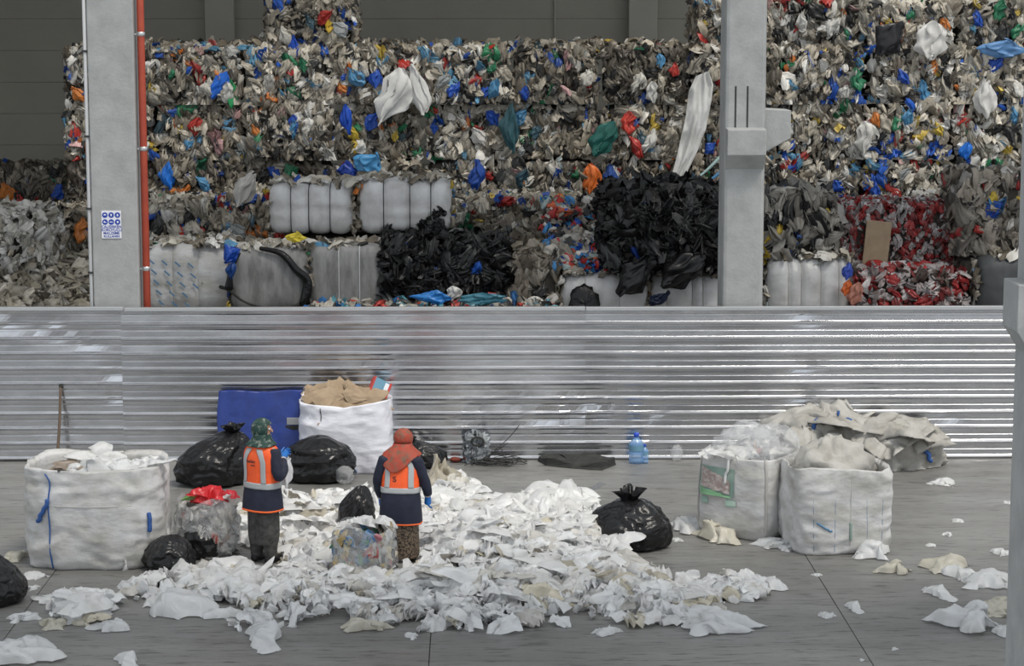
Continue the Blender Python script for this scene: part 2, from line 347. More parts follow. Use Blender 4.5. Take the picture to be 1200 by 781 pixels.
wb = empty('wall_back', kind='structure', label='dim olive grey panelled back wall behind the stacked bales', cat='wall')
ob('wall_core', box_me('wall_core', -26, 26, WY + .12, WY + .4, 0, 11), 'joint', wb)
pil_px = [-253, 258.5, 752.5, 1246]; pil_x = [D(p, 30, WY).x for p in pil_px]
ztop = [D(258, y, WY).z for y in (22, 59, 97, 133)]; ph = (ztop[0] - ztop[3]) / 3
edges = [-26] + pil_x + [26]
zz = ztop[0]
while zz - ph > 0: zz -= ph
for x0, x1 in zip(edges[:-1], edges[1:]):
    z = zz - ph
    while z < 11:
        ob('wall_panel', box_me('wall_panel', x0 + .006, x1 - .006, WY, WY + .13, max(z, 0) + .002, min(z + ph, 11) - .002, .006, 1), 'concrete_back', wb); z += ph
for x in pil_x: ob('pilaster', box_me('pilaster', x - .3, x + .3, WY - .25, WY - .002, 0, 11, .015), 'pilaster', wb)
cx = D(650, 30, WY).x
V, F = tube_np([(cx, WY - .03, 0), (cx, WY - .03, 11)], .018, smooth_path=False, seg=8)
ob('conduit', mesh_np('conduit', V, F), 'pilaster', wb)
wl = empty('wall_left_unseen', kind='structure', label='unseen concrete side wall added to darken the left bales', cat='wall')
ob('wall_slab', box_me('wall_slab', -17.3, -17, FY + 1, WY, 0, 11), 'concrete_back', wl)  # out of view, added so less light reaches the left side
ce = empty('ceiling', kind='structure', label='unseen metal roof, sheets and open strips laid out to shape light', cat='ceiling')
for y0, y1, x0, x1 in [(15.0, 19.5, -26, 26), (30.2, 33.6, -26, 26), (36.3, WY + .4, -26, 4.2), (42.0, WY + .4, 4.2, 26)]:  # unseen roof: sheets block the sky, gaps let light in from above
    ob('unseen_roof_sheet', box_me('unseen_roof_sheet', x0, x1, y0, y1, 11, 11.15), 'roof_metal', ce)

# concrete columns -------------------------------------------------
CY = FY + .16
lc = empty('concrete_column', (D(133, 200, CY).x, CY + .35, 0), label='grey concrete column behind the fence carrying a blue safety sign', cat='column')
hw = (D(161, 250, CY).x - D(107, 250, CY).x) / 2
ob('shaft', box_me('shaft', -hw, hw, -.35, .35, 0, 11, .02), 'concrete_col', lc)
px0 = D(105, 250, CY).x - lc.location.x
V, F = tube_np([(px0 - .01, -.30, 0), (px0 - .01, -.30, 11)], .028, smooth_path=False, seg=10)
ob('conduit', mesh_np('conduit', V, F), 'white_paint', lc)
for y in (60, 160, 245, 320): ob('conduit_clip', box_me('conduit_clip', px0 - .05, px0 + .03, -.34, -.26, D(105, y, CY).z - .015, D(105, y, CY).z + .015, .004), 'wire', lc)

mcx = D(874, 100, CY).x
mc = empty('concrete_column', (mcx, CY + .35, 0), label='grey concrete column with two corbels standing between the mixed bales', cat='column')
h2 = (D(898, 100, CY).x - D(850, 100, CY).x) / 2
ob('shaft', box_me('shaft', -h2, h2, -.35, .35, 0, 11, .05), 'concrete_col', mc)
zt, zf, zb = D(876, 152, CY - .2).z, D(876, 182, CY - .22).z, D(876, 199, CY).z
ob('corbel', prism_me('corbel', [(-.34, zt + .02), (-.58, zt), (-.58, zf), (-.34, zb)], 'x', -h2 + .015, h2 - .015, .012), 'concrete_col', mc)
za, zc, zd = D(915, 128, CY).z, D(928, 163, CY).z, D(902, 180, CY).z
xr = D(928, 150, CY).x - mcx
ob('corbel', prism_me('corbel', [(h2 - .01, za), (xr, za - .02), (xr, zc), (h2 - .01, zd)], 'y', -.25, .25, .012), 'concrete_col', mc)
for xp in (862, 876):
    x = D(xp, 120, CY).x - mcx; ob('groove', box_me('groove', x - .012, x + .012, -.354, -.34, D(870, 150, CY).z, D(870, 101, CY).z), 'wire', mc)

NY = 15.3
nc = empty('concrete_column', (D(1186, 500, NY + .6).x + .3, NY + .3, 0), label='nearest concrete column cut off by the right picture edge', cat='column')
ob('shaft', box_me('shaft', -.3, .3, -.3, .3, 0, 11, .02), 'concrete_col', nc)
zt, zf, zb = D(1180, 326, NY + .5).z, D(1178, 380, NY + .5).z, D(1187, 410, NY + .5).z; xo = D(1175.5, 350, NY + .52).x - nc.location.x
ob('corbel', prism_me('corbel', [(-.295, zt), (xo, zt), (xo, zf), (-.295, zb)], 'y', -.22, .22, .008), 'concrete_col', nc)

# red pipe
rp = empty('riser_pipe', (D(163, 200, CY).x + .05, CY + .12, 0), label='red riser pipe running up beside the concrete column with the sign', cat='pipe')
V, F = tube_np([(0, 0, 0), (0, 0, 11)], .052, smooth_path=False, seg=18); ob('pipe', mesh_np('pipe', V, F), 'red_pipe', rp)
for y in (40, 175, 316):
    z = D(163, y, CY).z; V, F = tube_np([(0, 0, z - .02), (0, 0, z + .02)], .060, smooth_path=False, seg=18); ob('clamp', mesh_np('clamp', V, F), 'galv_cap', rp)
    ob('bracket', box_me('bracket', -.16, -.05, -.015, .015, z - .012, z + .012), 'galv_cap', rp)

# safety sign on the column (flat print)
SX = lambda x: D(x, 262, CY - .01).x; SZ = lambda y: D(131, y, CY - .01).z
sg = empty('safety_sign', (SX(130.5), CY - .006, SZ(279.5)), label='white safety sign with six blue pictograms and blue lettering', cat='sign')
sx0, sz0 = SX(130.5), SZ(279.5); sW = (SX(142) - SX(119)) / 2; sH = SZ(247) - SZ(279.5)
ob('board', box_me('board', -sW, sW, -.004, .004, 0, sH), 'signwhite', sg)
def disc_me(r, y=0, n=24):
    bm = bmesh.new(); bmesh.ops.create_cone(bm, cap_ends=True, segments=n, radius1=r, radius2=r, depth=.002)
    bmesh.ops.rotate(bm, verts=bm.verts, matrix=Matrix.Rotation(math.pi / 2, 3, 'X')); me = bpy.data.meshes.new('pictogram'); bm.to_mesh(me); bm.free(); return me
def poly_me(pts, y=0):
    me = bpy.data.meshes.new('glyph'); me.from_pydata([(p[0], y, p[1]) for p in pts], [], [tuple(range(len(pts)))]); return me
PR = sW * .285; dm = disc_me(PR); ICON = [
    [(-.6, -.1), (.6, -.1), (.45, .35), (0, .55), (-.45, .35)], [(-.35, .5), (.35, .5), (.3, -.1), (.12, -.55), (-.12, -.55), (-.3, -.1)],
    [(-.3, -.5), (.35, -.5), (.4, .1), (.15, .5), (-.25, .55)], [(-.6, -.3), (.65, -.3), (.6, -.05), (.05, .1), (-.1, .45), (-.55, .4)],
    [(-.65, .2), (.65, .2), (.6, -.25), (.15, -.2), (0, 0), (-.15, -.2), (-.6, -.25)], [(-.15, -.5), (.4, -.4), (.5, .2), (.1, .5), (-.3, .4), (-.4, -.1)]]
for i in range(6):
    cx_, cz_ = (i % 3 - 1) * sW * .64, sH * (.84 - .25 * (i // 3)); p = ob('pictogram', dm, 'signblue', sg, (cx_, -.006, cz_))
    ob('glyph', poly_me([(a * PR * .8, b * PR * .8) for a, b in ICON[i]]), 'signwhite', p, (0, -.0018, 0))
for i, (t, s) in enumerate([('ÇALIŞIRKEN', .050), ('KORUYUCU', .052), ('MALZEME', .052), ('KULLANIN', .046)]):
    ob('lettering', text_me(t, s, bold=.0012), 'signblue', sg, (0, -.006, sH * (.415 - .115 * i)), (math.pi / 2, 0, 0))

# corrugated fence -------------------------------------------------
FZ = D(600, 359.5, FY).z
fe = empty('sheet_metal_fence', (0, FY, 0), label='long galvanised corrugated sheet fence between the floor and the bale store', cat='fence')
NR = 10; PZ = (FZ - .05) / NR
prof = []                                            # (z, y) outward is -y
for k in range(NR):
    z0 = k * PZ
    prof += [(z0, 0), (z0 + .018, -.022), (z0 + .030, -.028), (z0 + .034, -.028), (z0 + .056, -.003), (z0 + .060, 0), (z0 + PZ * .62, 0), (z0 + PZ * .64, .008), (z0 + PZ * .72, .0085), (z0 + PZ * .80, .0015), (z0 + PZ * .97, 0)]
prof.append((NR * PZ, 0)); prof = np.array(prof)
fx = [D(p, 450, FY).x for p in (-390, 148, 686, 1224, 1762)]
dents = [(-.35, .18, .06)]
def sheet(x0, x1, seed, dents):
    nx = 90; xs = np.linspace(x0, x1, nx)[:, None]; z = prof[None, :, 0]; y = prof[None, :, 1]
    yy = y + .010 * (vnoise(stack3(xs * .9, z * 2.2, seed), 3) - .5) + .004 * (vnoise(stack3(xs * 3, z * 6, seed), 4) - .5)
    for (dx, dz, r, a) in dents:
        w = np.exp(-(((xs - dx) / r) ** 2 + ((z - dz) / (r * .55)) ** 2)); yy = yy + .28 * a * w * (.4 + 1.2 * ridged(stack3(xs * 5, z * 7, seed + 2.0), 9))
    zs = z + .006 * (vnoise(stack3(xs * .7, z * .1, seed + 9), 5) - .5)
    return stack3(xs, yy, zs + 0 * xs).reshape(-1, 3), grid_faces(nx, len(prof))
dd = {0: [(*(lambda p: (p.x, p.z))(D(x, y, FY)), r, a) for x, y, r, a in [(15, 378, .3, .05), (60, 388, .25, .05), (142, 440, .22, .06), (138, 465, .2, .05), (70, 500, .3, .03), (100, 402, .25, .03)]],
      1: [(*(lambda p: (p.x, p.z))(D(x, y, FY)), r, a) for x, y, r, a in [(590, 470, .5, .04), (680, 476, .3, .06), (560, 500, .3, .05), (650, 492, .35, .05), (440, 428, .25, .03)]],
      2: [(*(lambda p: (p.x, p.z))(D(x, y, FY)), r, a) for x, y, r, a in [(700, 476, .35, .06), (765, 480, .3, .05), (945, 370, .25, .05), (943, 427, .2, .05), (940, 462, .2, .05), (1108, 488, .25, .05), (765, 515, .2, .04)]], 3: []}
for i in range(4):
    V, F = sheet(fx[i] - (.05 if i else 0), fx[i + 1], i * 3.3, dd[i]); V[:, 1] -= .014 * (i % 2); V[:, 2] += (.012, 0, -.004, .004)[i]
    o = ob('sheet', mesh_np('sheet', V, F, smooth=False), 'galv', fe)
    md = o.modifiers.new('thickness', 'SOLIDIFY'); md.thickness = .0012; md.offset = 1
    bx = box_me('top_rail', fx[i], fx[i + 1] - .008, -.045, .05, FZ - .052 + (.012, 0, -.004, .004)[i], FZ + (.012, 0, -.004, .004)[i], .006, 2); ob('top_rail', bx, 'galv_cap', fe)
for i in range(8):
    x = fx[0] + .3 + i * (fx[4] - fx[0]) / 8; ob('post', box_me('post', x - .03, x + .03, .02, .08, 0, FZ - .06, .004, 1), 'galv_cap', fe)

# ------------------------------------------------------------------ bales
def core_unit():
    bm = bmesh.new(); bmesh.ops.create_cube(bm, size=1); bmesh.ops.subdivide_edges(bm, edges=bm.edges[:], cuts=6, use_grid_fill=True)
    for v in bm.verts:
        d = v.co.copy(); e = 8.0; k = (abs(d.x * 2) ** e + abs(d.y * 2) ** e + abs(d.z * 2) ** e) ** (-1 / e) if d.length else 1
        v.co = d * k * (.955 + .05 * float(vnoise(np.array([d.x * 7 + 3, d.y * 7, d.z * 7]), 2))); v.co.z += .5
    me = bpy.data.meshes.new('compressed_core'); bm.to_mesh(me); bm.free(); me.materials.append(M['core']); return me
CORE = core_unit()
def loop_me(w, d, r=.006, c=.06):
    P = []
    for sx, sy, a0 in ((1, -1, -90), (1, 1, 0), (-1, 1, 90), (-1, -1, 180)):
        for k in range(4):
            a = R(a0 + 30 * k); P.append((sx * (w / 2 - c) + c * math.cos(a), sy * (d / 2 - c) + c * math.sin(a), 0))
    V, F = tube_np(P, r, closed=True, smooth_path=False, seg=5); return mesh_np('wire', V, F)
NEXT = [100]
def bale(label, cx, yf, z, w, d, h, pal, group=None, name='plastic_bale', faces='ftlr', dens=250, smin=.04, smax=.17, nb=5, cols=COLOURS, wires=3, rot=0.0, vert=.9,
         matn='scrap', tilt=.45, crease=.30, bulge=.05, asp=(.22, .8), bs=(.16, .42)):
    NEXT[0] += 1; seed = NEXT[0]; rng = np.random.default_rng(seed)
    e = empty(name, (cx, yf + d / 2, z), rot, label=label, cat='bale', group=group)
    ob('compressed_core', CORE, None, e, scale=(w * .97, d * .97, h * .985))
    P, Nn = [], []; wz = [(k + .5) / wires for k in range(wires)] if wires else []
    def pil(t): return -.028 * max([math.exp(-((t - q) * h / .035) ** 2) for q in wz] + [0])
    for f, (A, B) in {'f': (w, h), 't': (w, d), 'l': (d, h), 'r': (d, h), 'b': (w, h)}.items():
        if f not in faces: continue
        n = int(dens * A * B * (1.0 if f in 'f' else .8)); a = rng.uniform(-.5, .5, n); b = rng.uniform(0, 1, n)
        bul = bulge * (1 - (2 * a) ** 4) * (1 - (2 * b - 1) ** 4) + .05 * (vnoise(stack3(a * 5 * w, b * 5 * h, seed * 1.7), 3) - .5) - .02
        if f != 't': bul = bul + np.array([pil(t) for t in b])
        if f == 'f': P.append(stack3(a * w, -d / 2 - bul, b * h)); Nn.append(np.tile((0, -1, 0.12), (n, 1)))
        if f == 'b': P.append(stack3(a * w, d / 2 + bul, b * h)); Nn.append(np.tile((0, 1, 0), (n, 1)))
        if f == 't': P.append(stack3(a * w, (b - .5) * d, h + bul * .8 - .02)); Nn.append(np.tile((0, -.2, 1), (n, 1)))
        if f in 'lr':
            s = -1 if f == 'l' else 1; P.append(stack3(s * (w / 2 + bul * .6), a * d, b * h)); Nn.append(np.tile((s, -.2, 0), (n, 1)))
    P, Nn = np.concatenate(P), np.concatenate(Nn); S = smin + (smax - smin) * rng.random(len(P)) ** 2.2
    # clumps: neighbouring scraps tend to share a colour
    C = pick(pal, len(P), rng); anchors = rng.integers(0, len(P), max(6, len(P) // 9))
    dist = ((P[:, None] - P[anchors][None]) ** 2).sum(-1); na = dist.argmin(1); same = rng.random(len(P)) < .42; C[same] = C[anchors[na[same]]]; C = C * rng.uniform(.70, 1.15)
    V, F, cc = scraps(P, Nn, S, C, seed=seed, vert=vert, tilt=tilt, crease=crease, asp=asp)
    V[:, 2] = np.maximum(V[:, 2], .0)
    ob('plastic_scraps', mesh_np('plastic_scraps', V, F, cc), matn, e, kind='stuff')
    if wires:
        lm = loop_me(w + .03, d + .03)
        for q in wz: ob('wire', lm, 'wire', e, (0, 0, q * h))
    for k in range(nb):
        s = rng.uniform(*bs); me = BAGW[rng.integers(len(BAGW))]; c = cols[rng.integers(len(cols))]
        ob('crumpled_bag', me, None, e, (rng.uniform(-.42, .42) * w, -d / 2 - .03, rng.uniform(.2, .8) * h), (rng.uniform(-.2, .2), rng.uniform(-.9, .9), rng.uniform(-.4, .4)), (s * rng.uniform(.7, 1.1), s * .7, s), color=c)
    return e
def hidden_bale(cx, yf, z, w, d, h):
    e = empty('plastic_bale', (cx, yf + d / 2, z), 0, label='plastic bale at the bottom of a stack hidden behind the fence', cat='bale', group='bottom bales hidden behind the fence')
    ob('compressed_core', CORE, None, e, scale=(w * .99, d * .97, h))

# tall back stack: columns of bales, rows counted from the top
SY, BH, BD = 38.0, .945, 1.3
sx = np.linspace(D(80, 200, SY).x, D(1218, 200, SY).x, 12); BW = sx[1] - sx[0]
ORD = ['first', 'second', 'third', 'fourth', 'fifth', 'sixth', 'seventh', 'eighth', 'ninth', 'tenth', 'eleventh']
ROWN = {6: 'extra top layer', 5: 'highest full row', 4: 'second row down', 3: 'third row down', 2: 'fourth row down'}
rr = random.Random(5)
PALROW = lambda i, r: BRIGHT if i >= 8 or rr.random() < .25 else (DIRTY if (i <= 3 and rr.random() < .6) or rr.random() < .18 else MIX)
for i in range(11):
    cx = (sx[i] + sx[i + 1]) / 2
    for r in range(0, 2): hidden_bale(cx, SY, r * BH, BW * .97, BD, BH)
    for r in range(2, 6):
        f = 'ft' if r >= 5 else 'f'
        f += 'l' if i == 0 else ''
        jit = rr.uniform(-.14, .09)
        bale('mixed plastic bale, %s from left in the %s of the tall stack' % (ORD[i], ROWN[r]), cx + rr.uniform(-.03, .03), SY + jit, r * BH, BW * rr.uniform(.93, .985), BD, BH * .995, PALROW(i, r),
             group='mixed bales of the tall back stack', faces=f, nb=5 if r > 2 else 2, rot=rr.uniform(-.03, .03), dens=255 if r > 2 else 170)
for i in range(7, 11):
    cx = (sx[i] + sx[i + 1]) / 2
    bale('mixed plastic bale, %s of four lying on top of the stack right' % ORD[i - 7], cx + (.02 if i > 7 else .15), SY + rr.uniform(0, .2), 6 * BH, BW * .97, BD, BH * (.80 + .05 * (i % 3)), BRIGHT if i > 7 else MIX,
         group='bales on top of the tall stack', nb=8, rot=rr.uniform(-.06, .06), faces='ftl' if i == 7 else 'ft')
xx = (D(310, 50, SY).x + D(414, 50, SY).x) / 2
bale('single shaggy plastic bale lying alone on top of the stack', xx, SY + .15, 6 * BH, 1.45, BD, .82, [(40, (.46, .42, .35)), (25, (.30, .27, .22)), (8, (.03, .03, .03)), (4, (.02, .1, .45)), (3, (.7, .68, .62))], nb=7, tilt=.8, rot=.05)
# loose scraps on the stack top
def heap(name, label, cat, pts, pal, seed, smin, smax, group=None, matn='scrap', tilt=.8, n=(0, -.3, 1), g=(4, 8), vert=0.0, kind='stuff', asp=(.4, .95)):
    rng = np.random.default_rng(seed); P = np.array(pts); S = smin + (smax - smin) * rng.random(len(P)) ** 2
    V, F, cc = scraps(P, np.tile(n, (len(P), 1)), S, pick(pal, len(P), rng), seed=seed, tilt=tilt, vert=vert, g=g, asp=asp); V[:, 2] = np.maximum(V[:, 2], .003)
    o = P.mean(0); o[2] = P[:, 2].min() - .0
    return ob(name, mesh_np(name, V - o, F, cc), matn, None, tuple(o), label=label, cat=cat, group=group, kind=kind)
rng = np.random.default_rng(77)
pts = stack3(rng.uniform(sx[0] + .2, sx[7] - .1, 420), rng.uniform(SY + .05, SY + BD - .1, 420), 6 * BH + rng.random(420) ** 2 * .12)
heap('loose_scraps', 'loose plastic scraps strewn along the top of the tall stack', 'plastic scraps', pts, MIX, 3, .06, .16)

# lower terrace in front of the tall stack
TY = 36.1; TH = 1.1
def xw(x0, x1, Y): a, b = D(x0, 300, Y).x, D(x1, 300, Y).x; return (a + b) / 2, b - a
TER = [(58, 166, 3.05, 'mixed bale behind the sign column, left end of the low row', MIX), (170, 243, 3.22, 'mixed bale with white bags right beside the red pipe', BRIGHT), (244, 318, 3.24, 'mixed bale left of the grey wrapped bales', MIX),
       (318, 424, 3.05, 'mixed bale behind the upper left grey wrapped bale', MIX), (424, 528, 3.05, 'mixed bale behind the torn white wrapped bale', MIX), (529, 570, 3.2, 'narrow mixed bale right of the torn white wrapped bale', BRIGHT), (571, 682, 3.26, 'mixed bale between orange bag and heap of coloured film', MIX),
       (684, 850, 2.9, 'mixed bale hidden behind the large black film bale', MIX), (852, 960, 3.2, 'mixed bale behind the concrete column with corbels', MIX), (962, 1075, 3.1, 'mixed bale behind the red and white bale', MIX), (1076, 1150, 3.28, 'pale mixed bale right above the red and white bale', BRIGHT)]
for x0, x1, top, lab, pal in TER:
    c, w = xw(x0, x1, TY)
    for k in range(2): hidden_bale(c, TY, k * (top - TH) / 2, w, 1.3, (top - TH) / 2)
    bale(lab, c, TY + rr.uniform(-.08, .08), top - TH, w * .97, 1.3, TH, pal, faces='ftlr', nb=6, group='mixed bales of the low front row')

# wrapped (film or fabric skinned) bales
def wrapped(label, x0, x1, yf, z, h, d, matn, nseg=4, rope='greystrap', seed=0, group=None, e=5, pinch=.055, wr=.034, top=True, endscr=MIX, name='wrapped_bale', rot=0.0):
    c, w = xw(x0, x1, yf); o = empty(name, (c, yf + d / 2, z), rot, label=label, cat='bale', group=group)
    nx, na = 70, 56; u = np.linspace(0, 1, nx)[:, None]; t = np.linspace(0, 2 * np.pi, na, endpoint=False)[None]
    rs = np.random.default_rng(seed); st = (np.arange(1, nseg) + rs.uniform(-.26, .26, nseg - 1)) / nseg
    pin = sum(np.exp(-((u - s) * w / .035) ** 2) for s in st) if nseg > 1 else 0 * u
    lo = sum(np.exp(-((u - s) * w / .16) ** 2) for s in st) if nseg > 1 else 0 * u
    end = 1 - .22 * np.abs(2 * u - 1) ** 7
    k = end * (1 - pinch * .6 * pin - pinch * .5 * lo)
    cy, cz = super_r(t, d / 2, h / 2, e)
    q = stack3(u * w * 1.6, cy * 5, cz * 5 + seed); q2 = stack3(u * w * 9, cy * 2.2, cz * 2.2 + seed * 3)
    k = k * (1 + .05 * (vnoise(stack3(u * w * 2.5, cy * 2, cz * 2 + seed), 1) - .5)) + wr * (ridged(q, 2) - .5) * (.6 + .8 * lo) + wr * .6 * (ridged(q2, 4) - .5)
    X = (u - .5) * w; V = stack3(X + 0 * t, cy * k, h / 2 + cz * k); V[..., 2] = np.maximum(V[..., 2], 0)
    c0 = V[:1].mean(1, keepdims=True); c1 = V[-1:].mean(1, keepdims=True)
    V = np.concatenate([c0 + (V[:1] - c0) * .03, c0 + (V[:1] - c0) * .55 - [[(.03, 0, 0)]], V, c1 + (V[-1:] - c1) * .55 + [[(.03, 0, 0)]], c1 + (V[-1:] - c1) * .03])
    ob('wrap', mesh_np('wrap', V, grid_faces(len(V), na, wrap_v=True)), matn, o)
    for s in st:
        i = int(round(s * (nx - 1))) + 2; ring = V[i]; cc = ring.mean(0); Vt, Ft = tube_np(cc + (ring - cc) * 1.008, .009, closed=True, smooth_path=False, seg=5)
        ob('strap', mesh_np('strap', Vt, Ft), rope, o)
    if top:
        n = 46; P = stack3(rs.uniform(-.5, .5, n) * w, rs.uniform(-.5, .3, n) * d * .9, h * .985 + 0 * rs.random(n)); Vs, Fs, ccs = scraps(P, np.tile((0, -.2, 1), (n, 1)), rs.uniform(.06, .15, n), pick(WHITEF + MIX[:8], n, rs), seed=seed + 5, dome=.25, vert=0)
        ob('plastic_scraps', mesh_np('plastic_scraps', Vs, Fs, ccs), 'dullscrap', o, kind='stuff')
    for s in (-1, 1):
        n = 60; P = stack3(s * (w / 2 + .02) + 0 * rs.random(n), rs.uniform(-.42, .42, n) * d, rs.uniform(.1, .9, n) * h); Vs, Fs, ccs = scraps(P, np.tile((s, -.3, 0), (n, 1)), rs.uniform(.05, .12, n), pick(endscr, n, rs), seed=seed + 9)
        ob('end_scraps', mesh_np('end_scraps', Vs, Fs, ccs), 'dullscrap', o, kind='stuff')
    return o
AY = 34.0
def under(x0, x1, yf, top, d=1.25):
    c, w = xw(x0, x1, yf)
    for k in range(2): hidden_bale(c, yf + .03, k * top / 2, w, d, top / 2)
# front row, bottom layer
ZA = 1.63
under(168, 455, AY, ZA)
b1 = wrapped('grey woven bale with rows of blue print beside the red pipe', 168, 236, AY, ZA, 1.12, 1.2, 'woven', 2, seed=1)
# printed blue marks, on the front face
def front_pt(o, x, z, off): return (x, -off, z)
for a in range(4):
    for b in range(5):
        me = box_me('print_mark', -.055, .055, -.003, .003, -.012, .012)
        xx_, zz_ = -.32 + a * .2 + b * .035, .85 - b * .16 - a * .02
        if abs(xx_) < .38: ob('print_mark', me, 'printblue', b1, (xx_, -.628, zz_), (0, R(42), 0))
b2 = wrapped('plain white woven bag bulging between printed bale and dark-bound bale', 226, 276, AY + .02, ZA, 1.13, 1.1, 'woven', 1, seed=2, e=3.2)
b3 = wrapped('grey fabric bale tied round with black cord and black film', 268, 360, AY - .12, ZA, 1.08, 1.15, 'woven_grey', 1, seed=3, e=4, wr=.035)
b4 = wrapped('smooth grey bale with two white vertical ties under white bale', 359, 452, AY, ZA, 1.10, 1.2, 'woven_grey', 3, rope='white_paint', seed=4, e=8, pinch=.02, wr=.010)
# black cord and film on b3
w3 = xw(268, 360, AY)[1]
V, F = tube_np([(-.62 * w3, -.50, .46), (-.50 * w3, -.60, .42), (-.32 * w3, -.66, .26), (-.1 * w3, -.68, .17), (.2 * w3, -.66, .15), (.42 * w3, -.6, .2)], [.03, .026, .018, .016, .018, .03], n=30, seg=8)
ob('black_cord', mesh_np('black_cord', V, F), 'rubber', b3)
V, F = tube_np([(-.38 * w3, -.60, 1.0), (-.47 * w3, -.62, .72), (-.5 * w3, -.60, .45)], [.05, .03, .07], n=16, seg=9); ob('black_film', mesh_np('black_film', V, F), 'blackbag', b3)
V, F = tube_np([(-.1 * w3, -.55, 1.06), (.18 * w3, -.62, .98), (.36 * w3, -.64, .74), (.5 * w3, -.6, .55), (.46 * w3, -.6, .2)], [.03, .05, .06, .07, .09], n=24, seg=9); ob('black_film', mesh_np('black_film', V, F), 'blackbag', b3)
ob('blue_film', BAGW[1], None, b3, (-.46 * w3, -.62, .98), (0, .9, 0), (.34, .3, .32), color=(.015, .09, .5)); ob('blue_film', BAGW[0], None, b3, (-.45 * w3, -.64, .74), (0, 0, 0), (.24, .3, .3), color=(.02, .08, .3))
# upper layer: two pale wrapped bales
wrapped('off white wrapped bale on the left of the upper pair', 316, 412, 34.75, 2.78, .86, 1.15, 'wrapwhite', 4, seed=6, e=4.0, rope='woven_dark', pinch=.13, wr=.045)
b6 = wrapped('white wrapped bale torn open to black film on its right', 422, 528, 34.75, 2.78, .92, 1.15, 'wrapwhite', 4, seed=7, e=4.0, rope='woven_dark', pinch=.13, wr=.045)
w6 = xw(422, 528, 34.75)[1]; rs = np.random.default_rng(8); n = 60
P = stack3(rs.uniform(.14, .42, n) * w6, -.60 + 0 * rs.random(n), 0 * rs.random(n)); P[:, 2] = rs.random(n) * np.clip((P[:, 0] / w6 - .05) * 1.5, .08, .52)
V, F, cc = scraps(P, np.tile((0, -1, 0), (n, 1)), rs.uniform(.05, .09, n), pick(BLACK, n, rs), seed=8, dome=.2); V[:, 2] = np.maximum(V[:, 2], .01); ob('black_scraps', mesh_np('black_scraps', V, F, cc), 'scrap', b6, kind='stuff')
under(318, 528, 34.78, 1.70, 1.1); 
c, w = xw(318, 528, 34.78); hidden_bale(c, 35.3, 1.66, w, .95, 1.10)
# black bales
under(452, 600, AY, 1.63)
c, w = xw(452, 592, AY); bale('black film bale with loose torn strips right of the grey bale', c, AY, 1.63, w, 1.25, 1.12, BLACK, dens=210, smin=.07, smax=.24, nb=2, cols=[(.02, .11, .5), (.03, .03, .03)], wires=2, vert=-.2, tilt=.6, asp=(.15, .5), name='black_bale')
under(596, 655, AY, 1.55)
c, w = xw(594, 655, AY); bale('beige crumpled film bale between black bale and white bale', c, AY + .1, 1.55, w, 1.1, .95, [(40, (.30, .26, .21)), (20, (.42, .39, .33)), (15, (.2, .17, .13)), (4, (.03, .03, .03)), (2, (.02, .12, .5))], dens=70, smin=.10, smax=.26, nb=3, cols=[(.3, .26, .2), (.4, .37, .3)], wires=0, tilt=.5)
under(656, 850, AY, 1.18)
wh = wrapped('white wrapped bale with black torn hole below the coloured film', 658, 760, AY, 1.18, 1.1, 1.2, 'wrapwhite', 3, seed=11, e=4.5)
ob('black_tear', mesh_np('black_tear', *wad_np(31, 24, 16, .8)), 'blackbag', wh, (-.32, -.60, .62), (1.4, 0, 0), (.42, .5, .2))
wrapped('white wrapped bale under the large black bale', 764, 850, AY + .05, 1.18, 1.1, 1.2, 'wrapwhite', 4, seed=12, e=4.5)
c, w = xw(716, 846, AY - .1); bale('large shaggy black film bale beside the concrete column', c, AY - .1, 2.30, w, 1.3, 1.2, BLACK, dens=260, smin=.07, smax=.26, nb=3, cols=[(.02, .02, .02), (.03, .03, .035), (.1, .11, .11)], wires=0, vert=-.2, tilt=.7, asp=(.2, .6), bulge=.16, name='black_bale')
for (x, y, s, cl, lab) in [(745, 325, .75, (.014, .014, .016), 'black bag bulging out under the black bale'), (800, 318, .8, (.012, .012, .013), 'black bag lump at lower right of the black bale'), (772, 350, .36, (.012, .022, .06), 'dark blue bag lump wedged below the black bale')]:
    p = D(x, y, AY - .25); ob('film_bag', BAGW[(int(s * 100) + 3) % 10], None, None, (p.x, p.y + .04, p.z), (0, .9, 0), (s * .8, s * .7, s), color=cl, label=lab, cat='bag')
# coloured heap spilling between the terrace and the white bale
rng = np.random.default_rng(9); n = 520; t = rng.random(n); X0, X1 = D(640, 300, 34.6).x, D(722, 300, 34.6).x
pts = stack3(rng.uniform(X0, X1, n), 34.1 + t * 1.5, 2.22 + t * .95 + .1 * rng.random(n) + .2 * (vnoise(stack3(t * 4, rng.random(n), 3.0), 1) - .5))
heap('loose_film_heap', 'sloping heap of red, blue and white film beside the black bale', 'plastic scraps', pts, [(20, (.6, .58, .54)), (16, (.3, .27, .23)), (12, (.03, .03, .03)), (9, (.5, .04, .035)), (7, (.05, .25, .55)), (5, (.02, .1, .5)), (4, (.6, .12, .05)), (3, (.4, .5, .5))], 19, .06, .17, n=(0, -.7, .7))
# beige/black debris slope between black bale and mixed bale
n = 260; t = rng.random(n); pts = stack3(rng.uniform(D(560, 300, 34.6).x, D(650, 300, 34.6).x, n), 34.2 + t * 1.6, 2.45 + t * .5 + .12 * rng.random(n))
heap('loose_film_heap', 'dark heap of mixed film sloping above the beige bale', 'plastic scraps', pts, DIRTY, 29, .07, .2, n=(0, -.7, .7))
